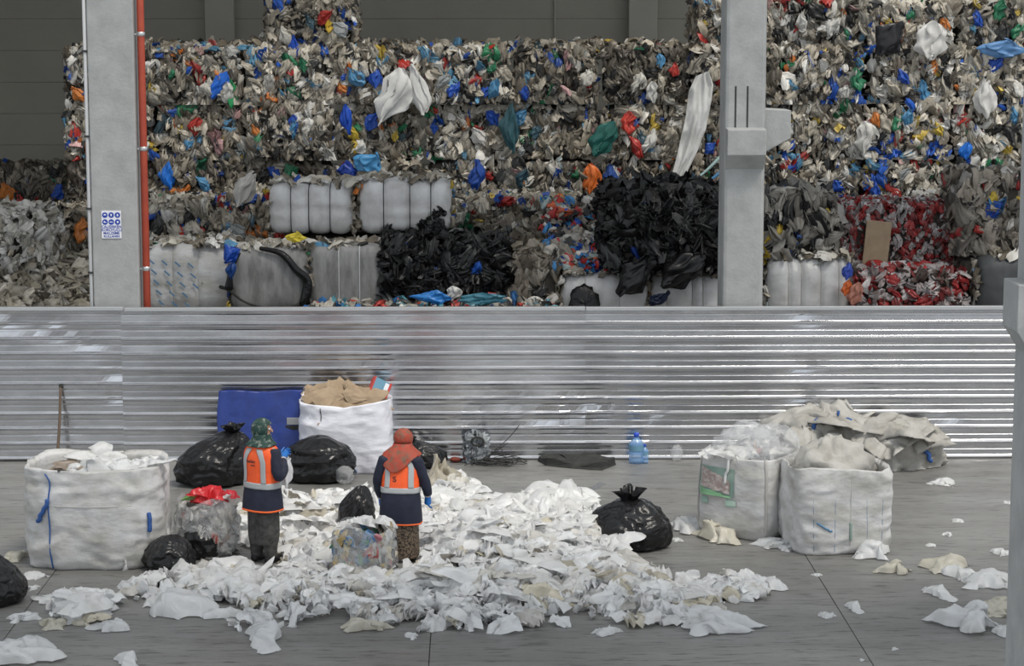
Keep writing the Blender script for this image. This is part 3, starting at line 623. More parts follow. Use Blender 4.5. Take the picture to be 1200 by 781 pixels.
# right of the column
under(896, 1002, AY, 1.46)
wr_ = wrapped('shiny white ribbed bale right of the concrete column', 903, 1000, AY, 1.46, 1.08, 1.2, 'wrapwhite', 5, seed=14, e=4.5, pinch=.09)
under(893, 972, AY + .35, 2.2, 1.0)
c, w = xw(893, 975, AY + .35); bale('grey and black bag bale slumping over the white ribbed bale', c, AY + .35, 2.2, w, 1.1, 1.2, [(26, (.42, .40, .36)), (20, (.27, .25, .22)), (22, (.02, .02, .022)), (8, (.62, .60, .56)), (3, (.02, .12, .5)), (2, (.65, .45, .05))], dens=75, smin=.1, smax=.28, nb=8, cols=[(.02, .02, .02), (.4, .38, .34), (.025, .025, .03), (.6, .42, .05)], wires=0, tilt=.5, bulge=.14)
under(1003, 1135, AY, 1.2)
c, w = xw(1003, 1132, AY); bale('low red and white printed film bale right behind the fence', c, AY, 1.2, w, 1.25, 1.08, REDW, dens=220, smin=.05, smax=.15, nb=0, wires=0, tilt=.55, bulge=.12, name='red_bale', vert=0)
c, w = xw(972, 1118, AY + .9)
under(972, 1118, AY + .9, 2.02, 1.2)
bale('large red and white printed film bale on the right', c, AY + .9, 2.02, w, 1.3, 1.22, REDW, dens=380, smin=.035, smax=.11, nb=0, wires=3, tilt=.45, bulge=.1, name='red_bale')
ob('cardboard_sheet', box_me('cardboard_sheet', -.2, .2, -.02, .02, 0, .72, .01), 'cardboard', None, (D(1023, 290, AY + .85).x, AY + .70, 2.30), (R(-4), R(6), 0), label='brown cardboard sheet tucked against the red and white bale', cat='cardboard')
c, w = xw(1126, 1230, AY + .3)
under(1126, 1230, AY + .3, 2.5, 1.2)
bale('striped mixed film bale at the right edge above the dark bag', c, AY + .3, 2.5, w, 1.25, 1.22, [(26, (.36, .32, .27)), (22, (.22, .2, .17)), (12, (.10, .09, .08)), (8, (.55, .53, .5)), (5, (.4, .05, .05)), (4, (.03, .15, .35)), (4, (.03, .03, .03))], dens=100, smin=.08, smax=.24, nb=7, wires=2)
under(1140, 1230, AY - .1, 1.5)
wrapped('dark grey wrapped bale at the right edge behind the fence', 1150, 1235, AY - .1, 1.5, 1.06, 1.1, 'woven_dark', 2, seed=15, e=5)
for (x, y, s, cl) in [(1003, 345, .30, (.50, .22, .16)), (994, 318, .22, (.05, .1, .5)), (993, 338, .2, (.7, .16, .04))]:
    p = D(x, y, AY - .2); lab = {1003: 'salmon pink bag squeezed between white ribbed and red bales', 994: 'blue knotted bag beside the white ribbed bale', 993: 'orange film lump beside the white ribbed bale'}[x]
    ob('film_bag', BAGW[x % 10], None, None, (p.x, p.y + .05, p.z), (0, .25, 0), (s, s * .9, s * 1.25), color=cl, label=lab, cat='bag')
# left end
under(-60, 52, AY + .4, 2.0)
c, w = xw(-60, 50, AY + .4); bale('shaggy pale film bale at the left picture edge', c, AY + .4, 2.0, w, 1.2, 1.16, WHITEF, dens=190, smin=.06, smax=.2, nb=0, wires=0, tilt=.8, bulge=.12, vert=-.2, asp=(.2, .7))
rng = np.random.default_rng(15); n = 900; t = rng.random(n)
pts = stack3(rng.uniform(D(-60, 300, AY).x, D(106, 300, AY).x, n), 33.0 + t * 2.2, 1.72 + t * .62 + .14 * rng.random(n))
under(-60, 108, 33.0, 1.68, 2.2)
heap('loose_film_heap', 'loose beige film heap behind the fence at the left', 'plastic scraps', pts, [(40, (.42, .39, .33)), (30, (.30, .27, .21)), (15, (.55, .52, .47)), (8, (.12, .1, .08))], 25, .06, .2, n=(0, -.5, .8))
for k, (x0, x1) in enumerate([(-62, 22), (20, 76)]):
    c, w = xw(x0, x1, 42); 
    for q in range(3): hidden_bale(c, 42, q * .8, w, 1.2, .8)
    bale('dim dirty bale beside the wall, %s of two' % ('left' if k == 0 else 'right'), c, 42, 2.4, w, 1.2, .98, DIRTY, nb=3)
# scraps lying along the fence top
n = 230; pts = stack3(rng.uniform(D(355, 350, 33.2).x, D(655, 350, 33.2).x, n), rng.uniform(32.9, 33.7, n), 1.78 + .14 * rng.random(n))
heap('loose_film_heap', 'low strip of coloured film lying along the fence top', 'plastic scraps', pts, [(20, (.4, .38, .34)), (16, (.03, .03, .03)), (8, (.5, .06, .05)), (8, (.05, .2, .5)), (8, (.1, .3, .38)), (5, (.65, .62, .58))], 35, .07, .17)
under(355, 655, 32.9, 1.76, .8)
# ------------------------------------------------------------------ big woven bags
def fibc(label, cx, cy, w, d, h, matn, seed, rot=0.0, e=4.5, bulge=.07, rim=.05, wr=.018, lean=(0, 0), name='bulk_bag', group=None, sag=.0, inner=.55):
    o = empty(name, (cx, cy, 0), rot, label=label, cat='bag', group=group)
    na, nz = 120, 46; t = np.linspace(0, 2 * np.pi, na, endpoint=False)[None]; u = np.linspace(0, 1, nz)[:, None]
    cxs, cys = super_r(t, 1, 1, e)
    hr = h * (1 + rim * (2 * vnoise(stack3(cxs * 1.4 + 5, cys * 1.4, seed), 1) - 1) + rim * .8 * np.clip(np.abs(cxs * cys), 0, 1) - sag * np.clip(-cys, 0, 1) * (1 - np.abs(cxs)))
    prof = (.93 + .07 * np.clip(u / .12, 0, 1) ** .5) * (1 + bulge * np.sin(np.pi * np.clip(u, 0, 1)) ** .8) - .02 * u
    Z = u * hr
    q = stack3(cxs * w * 1.3, cys * d * 1.3, Z * 3.2 + seed); q2 = stack3(cxs * w * 3, cys * d * 3, Z * 8 + seed * 2); q3 = stack3(cxs * w * 6, cys * d * 6, Z * 7 + seed * 2); wp = .6 * stack3(vnoise(q * 1.3, 31), vnoise(q * 1.3, 32), vnoise(q * 1.3, 33)); q = q + wp; q2 = q2 + 1.6 * wp; q3 = q3 + 2 * wp
    amp = wr * (.5 + .9 * np.abs(2 * u - 1))
    r = prof + amp * 1.7 * (ridged(q, 2) - .55) + amp * 1.5 * (ridged(q2, 3) - .5) + amp * 1.0 * (ridged(q3, 4) - .5)
    X, Y = cxs * w / 2 * r + lean[0] * u ** 1.5, cys * d / 2 * r + lean[1] * u ** 1.5
    V = stack3(X, Y, Z)
    ui = np.linspace(1, inner, 8)[1:, None]; Vi = V[-1][None] * 1.0; Vi = np.repeat(Vi, 7, 0); Vi[..., 2] = hr * ui
    Vi[..., 0] *= .965; Vi[..., 1] *= .965
    bot = V[:1].copy(); bot[..., :2] *= .03
    ob('bag_body', mesh_np('bag_body', np.concatenate([bot, V, Vi]), grid_faces(1 + nz + 7, na, wrap_v=True)), matn, o)
    o['_'] = 0; del o['_']
    def surf(th, z, off=.006):
        c, s = super_r(np.array([th]), 1, 1, e); j = int(round((th % (2 * np.pi)) / (2 * np.pi) * na)) % na; i = int(np.clip(round(z / h * (nz - 1)), 0, nz - 1))
        p = V[i, j].copy(); n = np.array([c[0] / w, s[0] / d, 0]); n /= np.linalg.norm(n); return p + n * off
    return o, surf
def strip_on(o, surf, name, path, width, matn, off=.008):
    """flat tape following the bag surface: path = [(theta, z), ...]"""
    P = []; n = 18; th = np.interp(np.linspace(0, 1, n), np.linspace(0, 1, len(path)), [p[0] for p in path]); zz = np.interp(np.linspace(0, 1, n), np.linspace(0, 1, len(path)), [p[1] for p in path])
    C = np.array([surf(a, b, off) for a, b in zip(th, zz)])
    for k in range(2): C = np.vstack([C[:1], (C[:-2] + 2 * C[1:-1] + C[2:]) / 4, C[-1:]])
    V, F = tube_np(C, width / 2, n=n, seg=8, smooth_path=False)
    ob(name, mesh_np(name, V, F), matn, o)
def filmset(pts, label, group, seed, col=(.80, .81, .82), cat='plastic film', smin=.2, smax=.5, parent=None):
    rng = np.random.default_rng(seed); out = []
    for (x, y, z) in pts:
        s = rng.uniform(smin, smax); me = FILM[rng.integers(len(FILM))]; k = rng.uniform(.85, 1.05); w = rng.uniform(-.03, .02)
        out.append(ob('film_scrap', me, None, parent, (x, y, z), (rng.uniform(-.35, .35), rng.uniform(-.35, .35), rng.uniform(0, 6.28)), (s, s, s * rng.uniform(.7, 1.1)), color=(col[0] * k, col[1] * k + w * .4, col[2] * k + w), label=label, cat=cat, group=group))
    return out
FR = -math.pi / 2                                     # theta that faces the camera
# left big bag
gA = G(107, 668); AW, ADp, AH = 1.52, 1.30, 1.13
bA, sA = fibc('large dirty white bulk bag full of film at the left', gA.x, gA.y + ADp / 2 - .05, AW, ADp, AH, 'woven', 3.3, e=3.4, bulge=.05, rim=.045, wr=.030)
strip_on(bA, sA, 'seam_cord', [(FR - .55, 1.08), (FR - .52, .8), (FR - .52, .02)], .018, 'bluestrap'); strip_on(bA, sA, 'blue_loop', [(FR - .50, .80), (FR - .66, .55)], .05, 'bluestrap', .03); strip_on(bA, sA, 'blue_loop', [(FR + .78, .62), (FR + .76, .42)], .05, 'bluestrap', .02)
strip_on(bA, sA, 'belt_seam', [(FR - .6, .74), (FR, .72), (FR + .6, .74)], .012, 'greystrap', .001)
rng = np.random.default_rng(41); n = 16; a = rng.uniform(0, 6.28, n); q = np.sqrt(rng.random(n)) * .40
filmset([(bA.location.x + q[i] * math.cos(a[i]) * 1.0 + .1, bA.location.y + q[i] * math.sin(a[i]), AH - .20 + .10 * rng.random() + .06 * (1 - q[i] * 2)) for i in range(n)], 'white film scrap heaped in the mouth of the large left bag', 'film filling the large left bag', 43, smin=.35, smax=.6)
filmset([(bA.location.x + .30 + .09 * k, bA.location.y - .35 + .12 * (k % 3), AH - .10 + .02 * k) for k in range(5)], 'white film hanging over the right rim of the large left bag', 'film over the left bag rim', 45, smin=.3, smax=.45)
filmset([(bA.location.x - .38 + .12 * k, bA.location.y - .25 + .1 * (k % 2), AH - .06) for k in range(3)], 'brown-stained film wad on the left of the large bag mouth', 'stained wads in the left bag', 44, col=(.42, .34, .27), smin=.25, smax=.35)
ob('bag_filling', mesh_np('bag_filling', *wad_np(51, 40, 24, .5, .7)), 'film', None, (bA.location.x, bA.location.y, .5), (0, 0, 0), (1.22, 1.02, 1.3), color=(.7, .7, .7), label='packed film mass inside the large left bag', cat='plastic film', kind='stuff')

# white bag with cardboard by the fence
gB = G(404, 556); BW_, BDp, BHh = 1.22, 1.0, .98
bB, sB = fibc('clean white bulk bag of cardboard standing against the fence', gB.x, gB.y + BDp / 2 - .05, BW_, BDp, BHh, 'woven_white', 7.1, e=4.5, bulge=.04, rim=.05, wr=.030, sag=.07)
strip_on(bB, sB, 'zip_seam', [(FR - .45, .93), (FR - .45, .77)], .012, 'wire', .004); strip_on(bB, sB, 'blue_cord', [(FR + .1, .25), (FR + .2, .1), (FR + .28, .02)], .014, 'bluestrap', .01)
cb = [(-.35, -.10, .93, .55, .42, (.9, .3, .2)), (-.12, -.22, .95, .6, .38, (1.1, -.1, .6)), (.12, -.05, .98, .55, .4, (.8, .2, -.4)), (-.05, .15, 1.02, .5, .4, (.7, -.3, 1.2)), (.3, -.12, .95, .5, .3, (1.0, .35, .1)), (.2, .2, 1.0, .5, .35, (.6, .2, 2.0)), (-.3, .2, .98, .45, .4, (.6, -.4, .3))]
for k, (x, y, z, a, b, r) in enumerate(cb):
    V, F = film_np(60 + k, 11, .8, .12, .1); me = mesh_np('cardboard_piece', V, F, smooth=False); o = ob('cardboard_piece', me, 'cardboard', None, (bB.location.x + x, bB.location.y + y, z), r, (a * 1.2, b * 1.4, .55), label='torn brown cardboard piece stuffed into the white bag', cat='cardboard', group='cardboard in the white bag')
    md = o.modifiers.new('thickness', 'SOLIDIFY'); md.thickness = .012
ob('bag_filling', mesh_np('bag_filling', *wad_np(52, 30, 20, .5, .6)), 'cardboard', None, (bB.location.x, bB.location.y, .45), (0, 0, 0), (.98, .80, 1.1), label='packed cardboard mass inside the white bag', cat='cardboard', kind='stuff')
cb2 = empty('printed_carton', (bB.location.x + .42, bB.location.y + .02, 1.0), .3, label='blue and red printed carton sticking out of the white bag', cat='carton')
ob('carton_body', box_me('carton_body', -.13, .13, -.05, .05, 0, .24, .004), 'boxprint_blue', cb2, rot=(-.3, .5, 0)); ob('carton_edge', box_me('carton_edge', .10, .136, -.055, .055, -.005, .245, .004), 'boxprint_red', cb2, rot=(-.3, .5, 0)); ob('carton_edge', box_me('carton_edge', -.136, -.115, -.055, .055, -.005, .245, .004), 'boxprint_red', cb2, rot=(-.3, .5, 0))
ob('carton_label', box_me('carton_label', .04, .10, -.056, .056, .05, .22, .002), 'signwhite', cb2, rot=(-.3, .5, 0))

# right: two filled bags
gC = G(884, 634); rC = R(-36)
bC, sC = fibc('white bulk bag with green print holding clear film bags', gC.x, gC.y + .5, .98, .92, .98, 'woven', 11.7, rot=rC, e=6, bulge=.06, rim=.03, wr=.018)
# printed panel on its left-front face (local -x side faces front-left)
tl = FR - R(0)
def face_patch(o, surf, name, th0, th1, z0, z1, matn, off, shape=None):
    nu, nz_ = 14, 14; V = []
    for i in range(nu):
        for j in range(nz_):
            a, b = i / (nu - 1), j / (nz_ - 1); zl, zh = (z0, z1) if shape is None else shape(a)
            V.append(surf(th0 + (th1 - th0) * a, zl + (zh - zl) * b, off))
    ob(name, mesh_np(name, np.array(V), grid_faces(nu, nz_)), matn, o)
def th_of(x): return math.atan2(-1, x)                # front face (local -y), x in -1..1
face_patch(bC, sC, 'printed_panel', th_of(-.86), th_of(.12), .50, .86, 'printgreen', .012)
face_patch(bC, sC, 'printed_picture', th_of(-.82), th_of(.0), .55, .80, 'printred', .020, lambda a: (.60 - .06 * a, .84 - .14 * a))
face_patch(bC, sC, 'printed_band', th_of(-.84), th_of(.10), .5, .58, 'printgreen2', .022, lambda a: (.505, .59 - .09 * a))
face_patch(bC, sC, 'printed_panel', th_of(-.80), th_of(-.55), .40, .47, 'printgreen', .012); face_patch(bC, sC, 'printed_panel', th_of(-.12), th_of(.14), .40, .47, 'printgreen', .012)
strip_on(bC, sC, 'corner_strap', [(FR + R(45), .98), (FR + R(44), .02)], .035, 'greystrap', .005); strip_on(bC, sC, 'corner_strap', [(FR - R(46), .98), (FR - R(46), .05)], .022, 'greystrap', .01); strip_on(bC, sC, 'hanging_loop', [(FR - .05, .97), (FR - .1, .68)], .035, 'white_paint', .03)
for k, (dx, dy, z, s, cl, lab) in enumerate([(-.05, .0, .70, .70, (.75, .76, .78), 'clear film bag heaped on the left of the printed bulk bag'), (.26, -.05, .68, .72, (.7, .72, .75), 'shiny clear film bag heaped on the right of the printed bulk bag'), (-.02, .2, .90, .5, (.75, .75, .75), 'clear film bag topmost on the printed bulk bag')]):
    V, F = wad_np(80 + k, 44, 28, .72, 1.0); o = empty('film_bag', (bC.location.x + dx, bC.location.y + dy, z), k, label=lab, cat='bag'); ob('clear_skin', mesh_np('clear_skin', V, F), 'clearfilm', o, scale=(s, s * .9, s))
    rs = np.random.default_rng(k); n = 70; dv = rs.normal(size=(n, 3)); dv /= np.linalg.norm(dv, axis=1)[:, None]; dv[:, 2] = np.abs(dv[:, 2]); P = dv * .33 * s * rs.uniform(.6, 1, (n, 1)); P[:, 2] = P[:, 2] * .8 + .06
    Vs, Fs, cc = scraps(P, dv, rs.uniform(.03, .10, n), pick([(50, (.74, .75, .77)), (20, (.60, .60, .60)), (2, (.6, .1, .06)), (2, (.7, .42, .2)), (2, (.2, .35, .5)), (3, (.1, .1, .1))], n, rs), seed=k); ob('film_filling', mesh_np('film_filling', Vs, Fs, cc), 'filmstuff', o, kind='stuff')
n = 12; rng = np.random.default_rng(91)
filmset([(bC.location.x + rng.uniform(-.5, -.05), bC.location.y + rng.uniform(-.45, .1), .93 + rng.uniform(-.02, .06)) for k in range(n)], 'clear film scrap spilling over the printed bulk bag rim', 'film on the printed bulk bag', 92, smin=.2, smax=.38)
ob('bag_filling', mesh_np('bag_filling', *wad_np(53, 30, 20, .5, .5)), 'film', None, (bC.location.x, bC.location.y, .4), (0, 0, rC), (.78, .74, 1.2), color=(.6, .6, .6), label='packed film mass inside the printed bulk bag', cat='plastic film', kind='stuff')
gD = G(985, 651)
bD, sD = fibc('grey-white bulk bag half open with slumped rim, rightmost on the floor', gD.x, gD.y + .5, 1.13, .98, .97, 'woven', 17.3, rot=R(9), e=5, bulge=.05, rim=.06, wr=.036, sag=-.02)
strip_on(bD, sD, 'green_tape', [(FR + .06, .36), (FR + .06, .18)], .035, 'printgreen', .004); strip_on(bD, sD, 'blue_mark', [(FR - .55, .36), (FR - .34, .27)], .025, 'printblue', .002); strip_on(bD, sD, 'seam', [(FR + .06, .95), (FR + .06, .02)], .010, 'greystrap', .000)
for s_ in (-.62, -.25, .35, .62): strip_on(bD, sD, 'woven_stripe', [(FR + s_, .62), (FR + s_, .05)], .006, 'printblue', -.001)
V, F = wad_np(95, 40, 24, .6, 1.0); ob('bag_filling', mesh_np('bag_filling', V, F), 'woven_beige', None, (bD.location.x - .02, bD.location.y + .05, .42), (0, 0, 1), (.92, .82, 1.16), label='folded beige sacking filling the half open bag', cat='sacking')
p = sD(FR + .05, .40, .03)
# empty bags heaped against the fence
def sack_heap(label, x0, x1, ybase, h, d, seed, straps, yoff=0.0, flat=1.0):
    g = G((x0 + x1) / 2, ybase); w = G(x1, ybase).x - G(x0, ybase).x
    nu, nv = 110, 56; t = np.linspace(0, 2 * np.pi, nu, endpoint=False)[:, None]; ph_ = np.linspace(.02, np.pi / 2 + .25, nv)[None]
    d3 = stack3(np.cos(t) * np.sin(ph_), np.sin(t) * np.sin(ph_), np.maximum(np.cos(ph_), -.12) + 0 * t); q = d3 * np.array([w, d, h]) * 1.1 + seed
    qs = q * np.array([1.0, 1.0, 2.4]) + .5 * stack3(vnoise(q * 1.5, 11), vnoise(q * 1.5, 12), vnoise(q * 1.5, 13))
    r = .62 + .26 * vnoise(q * 1.3, 1) + .20 * ridged(qs * 1.9, 2) + .15 * ridged(qs * 4.0, 3) + .06 * ridged(qs * 8, 4)
    V = d3 * r[..., None] * np.array([w / 2, d / 2, h]); V[..., 2] = np.where(V[..., 2] > .62 * h, .62 * h + (V[..., 2] - .62 * h) * .62, V[..., 2]); V[..., 2] = np.maximum(V[..., 2], .004)
    o = empty('empty_bulk_bag', (g.x, g.y + d / 2 + yoff, 0), label=label, cat='bag', group='empty bags heaped by the fence')
    ob('bag_body', mesh_np('bag_body', V, grid_faces(nu, nv, wrap_u=True)), 'woven_beige', o)
    for k in range(5):
        Vf, Ff = film_np(int(seed * 10) + k, 26, .8, .20, .22); a = FR + (k - 2) * .55; el = (.75, .35, .6, .25, .8)[k]
        px_, py_, pz_ = w * .30 * math.cos(a), d * .34 * math.sin(a), h * (.30 + .42 * el)
        fo = ob('bag_fold', mesh_np('bag_fold', Vf, Ff), 'woven_beige', o, (px_, py_, pz_), (R(38) * (1.2 - el), R(28) * math.cos(a), k * 1.3), (w * .62, d * .72, .85)); md = fo.modifiers.new('thickness', 'SOLIDIFY'); md.thickness = .008
    for (ta, pa, tb, pb, wd) in straps:
        n = 16; C = []
        for k in range(n):
            f = k / (n - 1); i = int(((ta + (tb - ta) * f) % (2 * np.pi)) / (2 * np.pi) * nu) % nu; j = int((pa + (pb - pa) * f) / (np.pi / 2 + .25) * (nv - 1)); C.append(V[i, min(j, nv - 1)] * 1.06)
        C = np.array(C); C[1:-1] = (C[:-2] + C[1:-1] + C[2:]) / 3
        ob('blue_strap', mesh_np('blue_strap', *tube_np(C, wd, n=n, seg=8, smooth_path=False)), 'bluestrap', o)
    return o
sack_heap('crumpled empty bulk bag with blue straps, larger of the two', 903, 1030, 548, .92, .95, 4.4, [(FR - .5, 1.5, FR - .1, .8, .03), (FR + .7, .5, FR + .62, 1.45, .022)], .02)
sack_heap('flattened empty bulk bag lying against its larger neighbour by the fence', 995, 1108, 552, .70, .95, 9.1, [(FR + .62, 1.0, FR + .78, 1.45, .03)], .0)

# ------------------------------------------------------------------ black bags
def black_bag(label, x0, x1, ybot, ytop, seed, knot=.0, d=None, neck=(0, 0), name='black_bag', matn='blackbag', yoff=0.0, rot=0.0):
    g = G((x0 + x1) / 2, ybot); w = (G(x1, ybot).x - G(x0, ybot).x); h = D((x0 + x1) / 2, ytop, g.y).z; d = d or w * .85
    nu, nv = 120, 64; t = np.linspace(0, 2 * np.pi, nu, endpoint=False)[:, None]; v = np.linspace(0, 1, nv)[None]
    rad = np.interp(v, [0, .03, .12, .32, .55, .75, .88, .95, 1], [.02, .62, .88, 1.0, .93, .70, .42, .26, .04]); z = np.interp(v, [0, .03, .12, .32, .55, .75, .88, .95, 1], [0, 0, .05, .25, .52, .76, .90, .97, 1.0])
    dx, dy = np.cos(t), np.sin(t); q = stack3(dx * rad, dy * rad, z * 1.1) * 1.6 + seed
    qw = q + .55 * stack3(vnoise(q * 1.2, 21), vnoise(q * 1.2, 22), vnoise(q * 1.2, 23))
    pl = ridged(stack3(t * 2.2 + seed, z * .8, 0 * t + seed), 6) 
    r = rad * (.80 + .24 * vnoise(q * 1.1, 1) + .14 * ridged(qw * 1.7, 2) + .085 * ridged(qw * 3.6, 3) + .04 * ridged(qw * 7.5, 4)) * (1 + .35 * (pl - .5) * np.clip((z - .45) * 1.8, 0, 1))
    zz_ = z * (1 + .10 * (vnoise(q * 1.4, 8) - .5)) + .05 * np.clip(z - .1, 0, 1) * (ridged(qw * 2.4, 9) - .5)
    s = np.clip((z - .5) * 2, 0, 1) ** 1.3
    V = stack3(dx * r * w / 2 + neck[0] * s * w, dy * r * d / 2 + neck[1] * s * w, zz_ * h); V[..., 2] = np.maximum(V[..., 2], .003)
    o = empty(name, (g.x, g.y + d / 2 * .8 + yoff, 0), rot, label=label, cat='bag')
    ob('bag_skin', mesh_np('bag_skin', V, grid_faces(nu, nv, wrap_u=True)), matn, o)
    if knot:
        top = np.array([neck[0] * w, neck[1] * w, h * .95]); P = []
        nu2, nv2 = 40, 10; t2 = np.linspace(0, 2 * np.pi, nu2, endpoint=False)[:, None]; v2 = np.linspace(0, 1, nv2)[None]
        rr2 = knot * (.35 + .9 * v2 ** 1.2) * (1 + .3 * np.sin(5 * t2) + .25 * np.sin(9 * t2 + 1)); Vk = stack3(top[0] + rr2 * np.cos(t2), top[1] + rr2 * np.sin(t2), top[2] - .02 + knot * (1.3 * v2) * (1 + .25 * np.sin(3 * t2 + seed)))
        k_ = ob('gathered_neck', mesh_np('gathered_neck', Vk, grid_faces(nu2, nv2, wrap_u=True)), matn, o); md = k_.modifiers.new('thickness', 'SOLIDIFY'); md.thickness = .004
    return o
black_bag('slumped black bag pulled up to a point left of the blue tarp', 207, 288, 573, 512, 1.7, knot=.10, neck=(.28, .1), d=.8)
black_bag('round black bag lying in front of the white cardboard bag', 331, 412, 568, 516, 3.9, knot=0, d=.7)
black_bag('small black bag by the fence right of the cardboard bag', 462, 522, 550, 520, 6.3, knot=.06, neck=(-.2, 0), d=.55)
black_bag('lone open-necked black bag right of the white film pile', 695, 786, 648, 592, 8.8, knot=.12, d=.85)
black_bag('black bag lying at the feet of the big left bulk bag', 168, 226, 674, 632, 12.4, knot=.0, d=.55)
black_bag('black bag leaning on the clear bag with red contents', 207, 258, 656, 612, 14.2, knot=.0, d=.5)
black_bag('black bag cut off by the left picture edge', -48, 21, 713, 662, 16.9, knot=0, d=.7)
black_bag('upright black bag held open between the two workers', 397, 437, 633, 574, 19.5, knot=0, d=.4, neck=(.16, 0))

# clear bags with coloured contents
def clear_bag(label, x0, x1, ybot, ytop, seed, pal, topfilm=None, neck=0.0):
    g = G((x0 + x1) / 2, ybot); w = G(x1, ybot).x - G(x0, ybot).x; h = D((x0 + x1) / 2, ytop, g.y).z; d = w * .85
    o = empty('clear_bag', (g.x, g.y + d * .4, 0), label=label, cat='bag')
    nu, nv = 80, 40; t = np.linspace(0, 2 * np.pi, nu, endpoint=False)[:, None]; v = np.linspace(0, 1, nv)[None]
    rad = np.interp(v, [0, .04, .15, .4, .75, 1], [.02, .75, .93, 1, .96, .84]); z = np.interp(v, [0, .04, 1], [0, .0, 1.0])
    q = stack3(np.cos(t) * rad, np.sin(t) * rad, z * 1.3) * 1.7 + seed
    r = rad * (.86 + .16 * vnoise(q, 1) + .10 * ridged(q * 2.4, 2) + .05 * ridged(q * 5, 3)); V = stack3(np.cos(t) * r * w / 2, np.sin(t) * r * d / 2, z * h * (1 + .08 * np.sin(3 * t + seed) * v)); V[..., 2] = np.maximum(V[..., 2], .003)
    ob('clear_skin', mesh_np('clear_skin', V, grid_faces(nu, nv, wrap_u=True)), 'clearfilm', o)
    rs = np.random.default_rng(int(seed)); n = 230; a = rs.uniform(0, 6.28, n); f = rs.uniform(.70, .93, n); zz_ = rs.uniform(.06, .9, n)
    P = stack3(np.cos(a) * f * w / 2, np.sin(a) * f * d / 2, zz_ * h); Nn = stack3(np.cos(a), np.sin(a), .2 + 0 * a)
    Vs, Fs, cc = scraps(P, Nn, rs.uniform(.04, .10, n), pick(pal, n, rs), seed=int(seed)); Vs[:, 2] = np.maximum(Vs[:, 2], .01)
    ob('film_filling', mesh_np('film_filling', Vs, Fs, cc), 'filmstuff', o, kind='stuff')
    if topfilm:
        for k, (dx, dy, dz, s, c) in enumerate(topfilm): ob('film_piece', FILM[(k * 5 + 3) % len(FILM)], None, o, (dx * w, dy * d, h * dz), (.3 * k - .3, .2, k), (s, s, s * 1.2), color=c)
    return o
clear_bag('clear bag full of pale film with red film on top', 203, 279, 655, 590, 5.2, [(50, (.60, .60, .58)), (20, (.48, .46, .43)), (3, (.5, .1, .08)), (3, (.4, .3, .25))], [(.06, -.1, .98, .42, (.72, .03, .04)), (.3, .0, 1.0, .3, (.70, .03, .05)), (-.05, -.2, .93, .3, (.66, .04, .05)), (-.3, 0, .98, .22, (.25, .55, .12)), (.25, -.25, .92, .25, (.7, .7, .7))])
clear_bag('clear bag of bright multicoloured film in front of right worker', 386, 464, 684, 622, 7.6, [(18, (.55, .55, .54)), (5, (.45, .06, .05)), (4, (.08, .22, .42)), (3, (.10, .28, .18)), (5, (.6, .46, .2)), (6, (.08, .08, .09)), (10, (.62, .56, .40)), (2, (.6, .22, .26))], [(0, .25, .90, .32, (.78, .79, .8)), (-.25, .2, .90, .30, (.78, .78, .78)), (.3, .25, .92, .30, (.8, .81, .82))])
p = G(449, 678); ob('film_bag', mesh_np('bag_lump', *wad_np(33, 26, 18, .8)), 'bagfilm', None, (p.x - .04, p.y + .1, 0.03), (0, 0, 1), (.30, .26, .36), color=(.50, .10, .12), label='pink bag lump beside the multicoloured clear bag', cat='bag')
p = G(402, 680); ob('film_bag', mesh_np('bag_lump', *wad_np(34, 22, 16, .6)), 'bagfilm', None, (p.x, p.y, 0.02), (0, 0, 2), (.26, .22, .3), color=(.55, .15, .05), label='small rust orange lump under the multicoloured clear bag', cat='bag')

# ------------------------------------------------------------------ things along the fence
# blue tarp leaning on the fence
x0, x1 = D(257, 500, FY - .1).x, D(354, 500, FY - .1).x; zt_ = D(300, 458, FY - .12).z
nx, nz = 40, 40; u = np.linspace(0, 1, nx)[:, None]; v = np.linspace(0, 1, nz)[None]
Y = FY - .42 + .30 * v + .05 * (ridged(stack3(u * 2.0, v * 1.2, 3.0), 1) - .5) + .02 * (ridged(stack3(u * 5, v * 4, 1.0), 2) - .5); V = stack3(x0 + (x1 - x0) * (u + .012 * np.sin(v * 7)), Y, zt_ * v * (1 + .012 * np.sin(u * 9)))
tp = empty('blue_tarp', ((x0 + x1) / 2, FY - .4, 0), label='dark blue plastic tarp sheet propped against the metal fence', cat='tarp'); V = V - np.array([(x0 + x1) / 2, FY - .4, 0])
o = ob('tarp_sheet', mesh_np('tarp_sheet', V, grid_faces(nx, nz)), 'bluetarp', tp); md = o.modifiers.new('thickness', 'SOLIDIFY'); md.thickness = .012
ob('tarp_slot', box_me('tarp_slot', x1 - .2 - (x0 + x1) / 2, x1 + .02 - (x0 + x1) / 2, -.0, .03, D(345, 497, FY - .2).z, D(345, 489, FY - .2).z, .004), 'galv_cap', tp, (0, .13, 0))
ob('slot_shadow', box_me('slot_shadow', x1 - .22 - (x0 + x1) / 2, x1 + .02 - (x0 + x1) / 2, -.0, .03, D(345, 503, FY - .2).z, D(345, 498, FY - .2).z, .004), 'rubber', tp, (0, .12, 0))  # dark strip standing in for the shadow below the slot
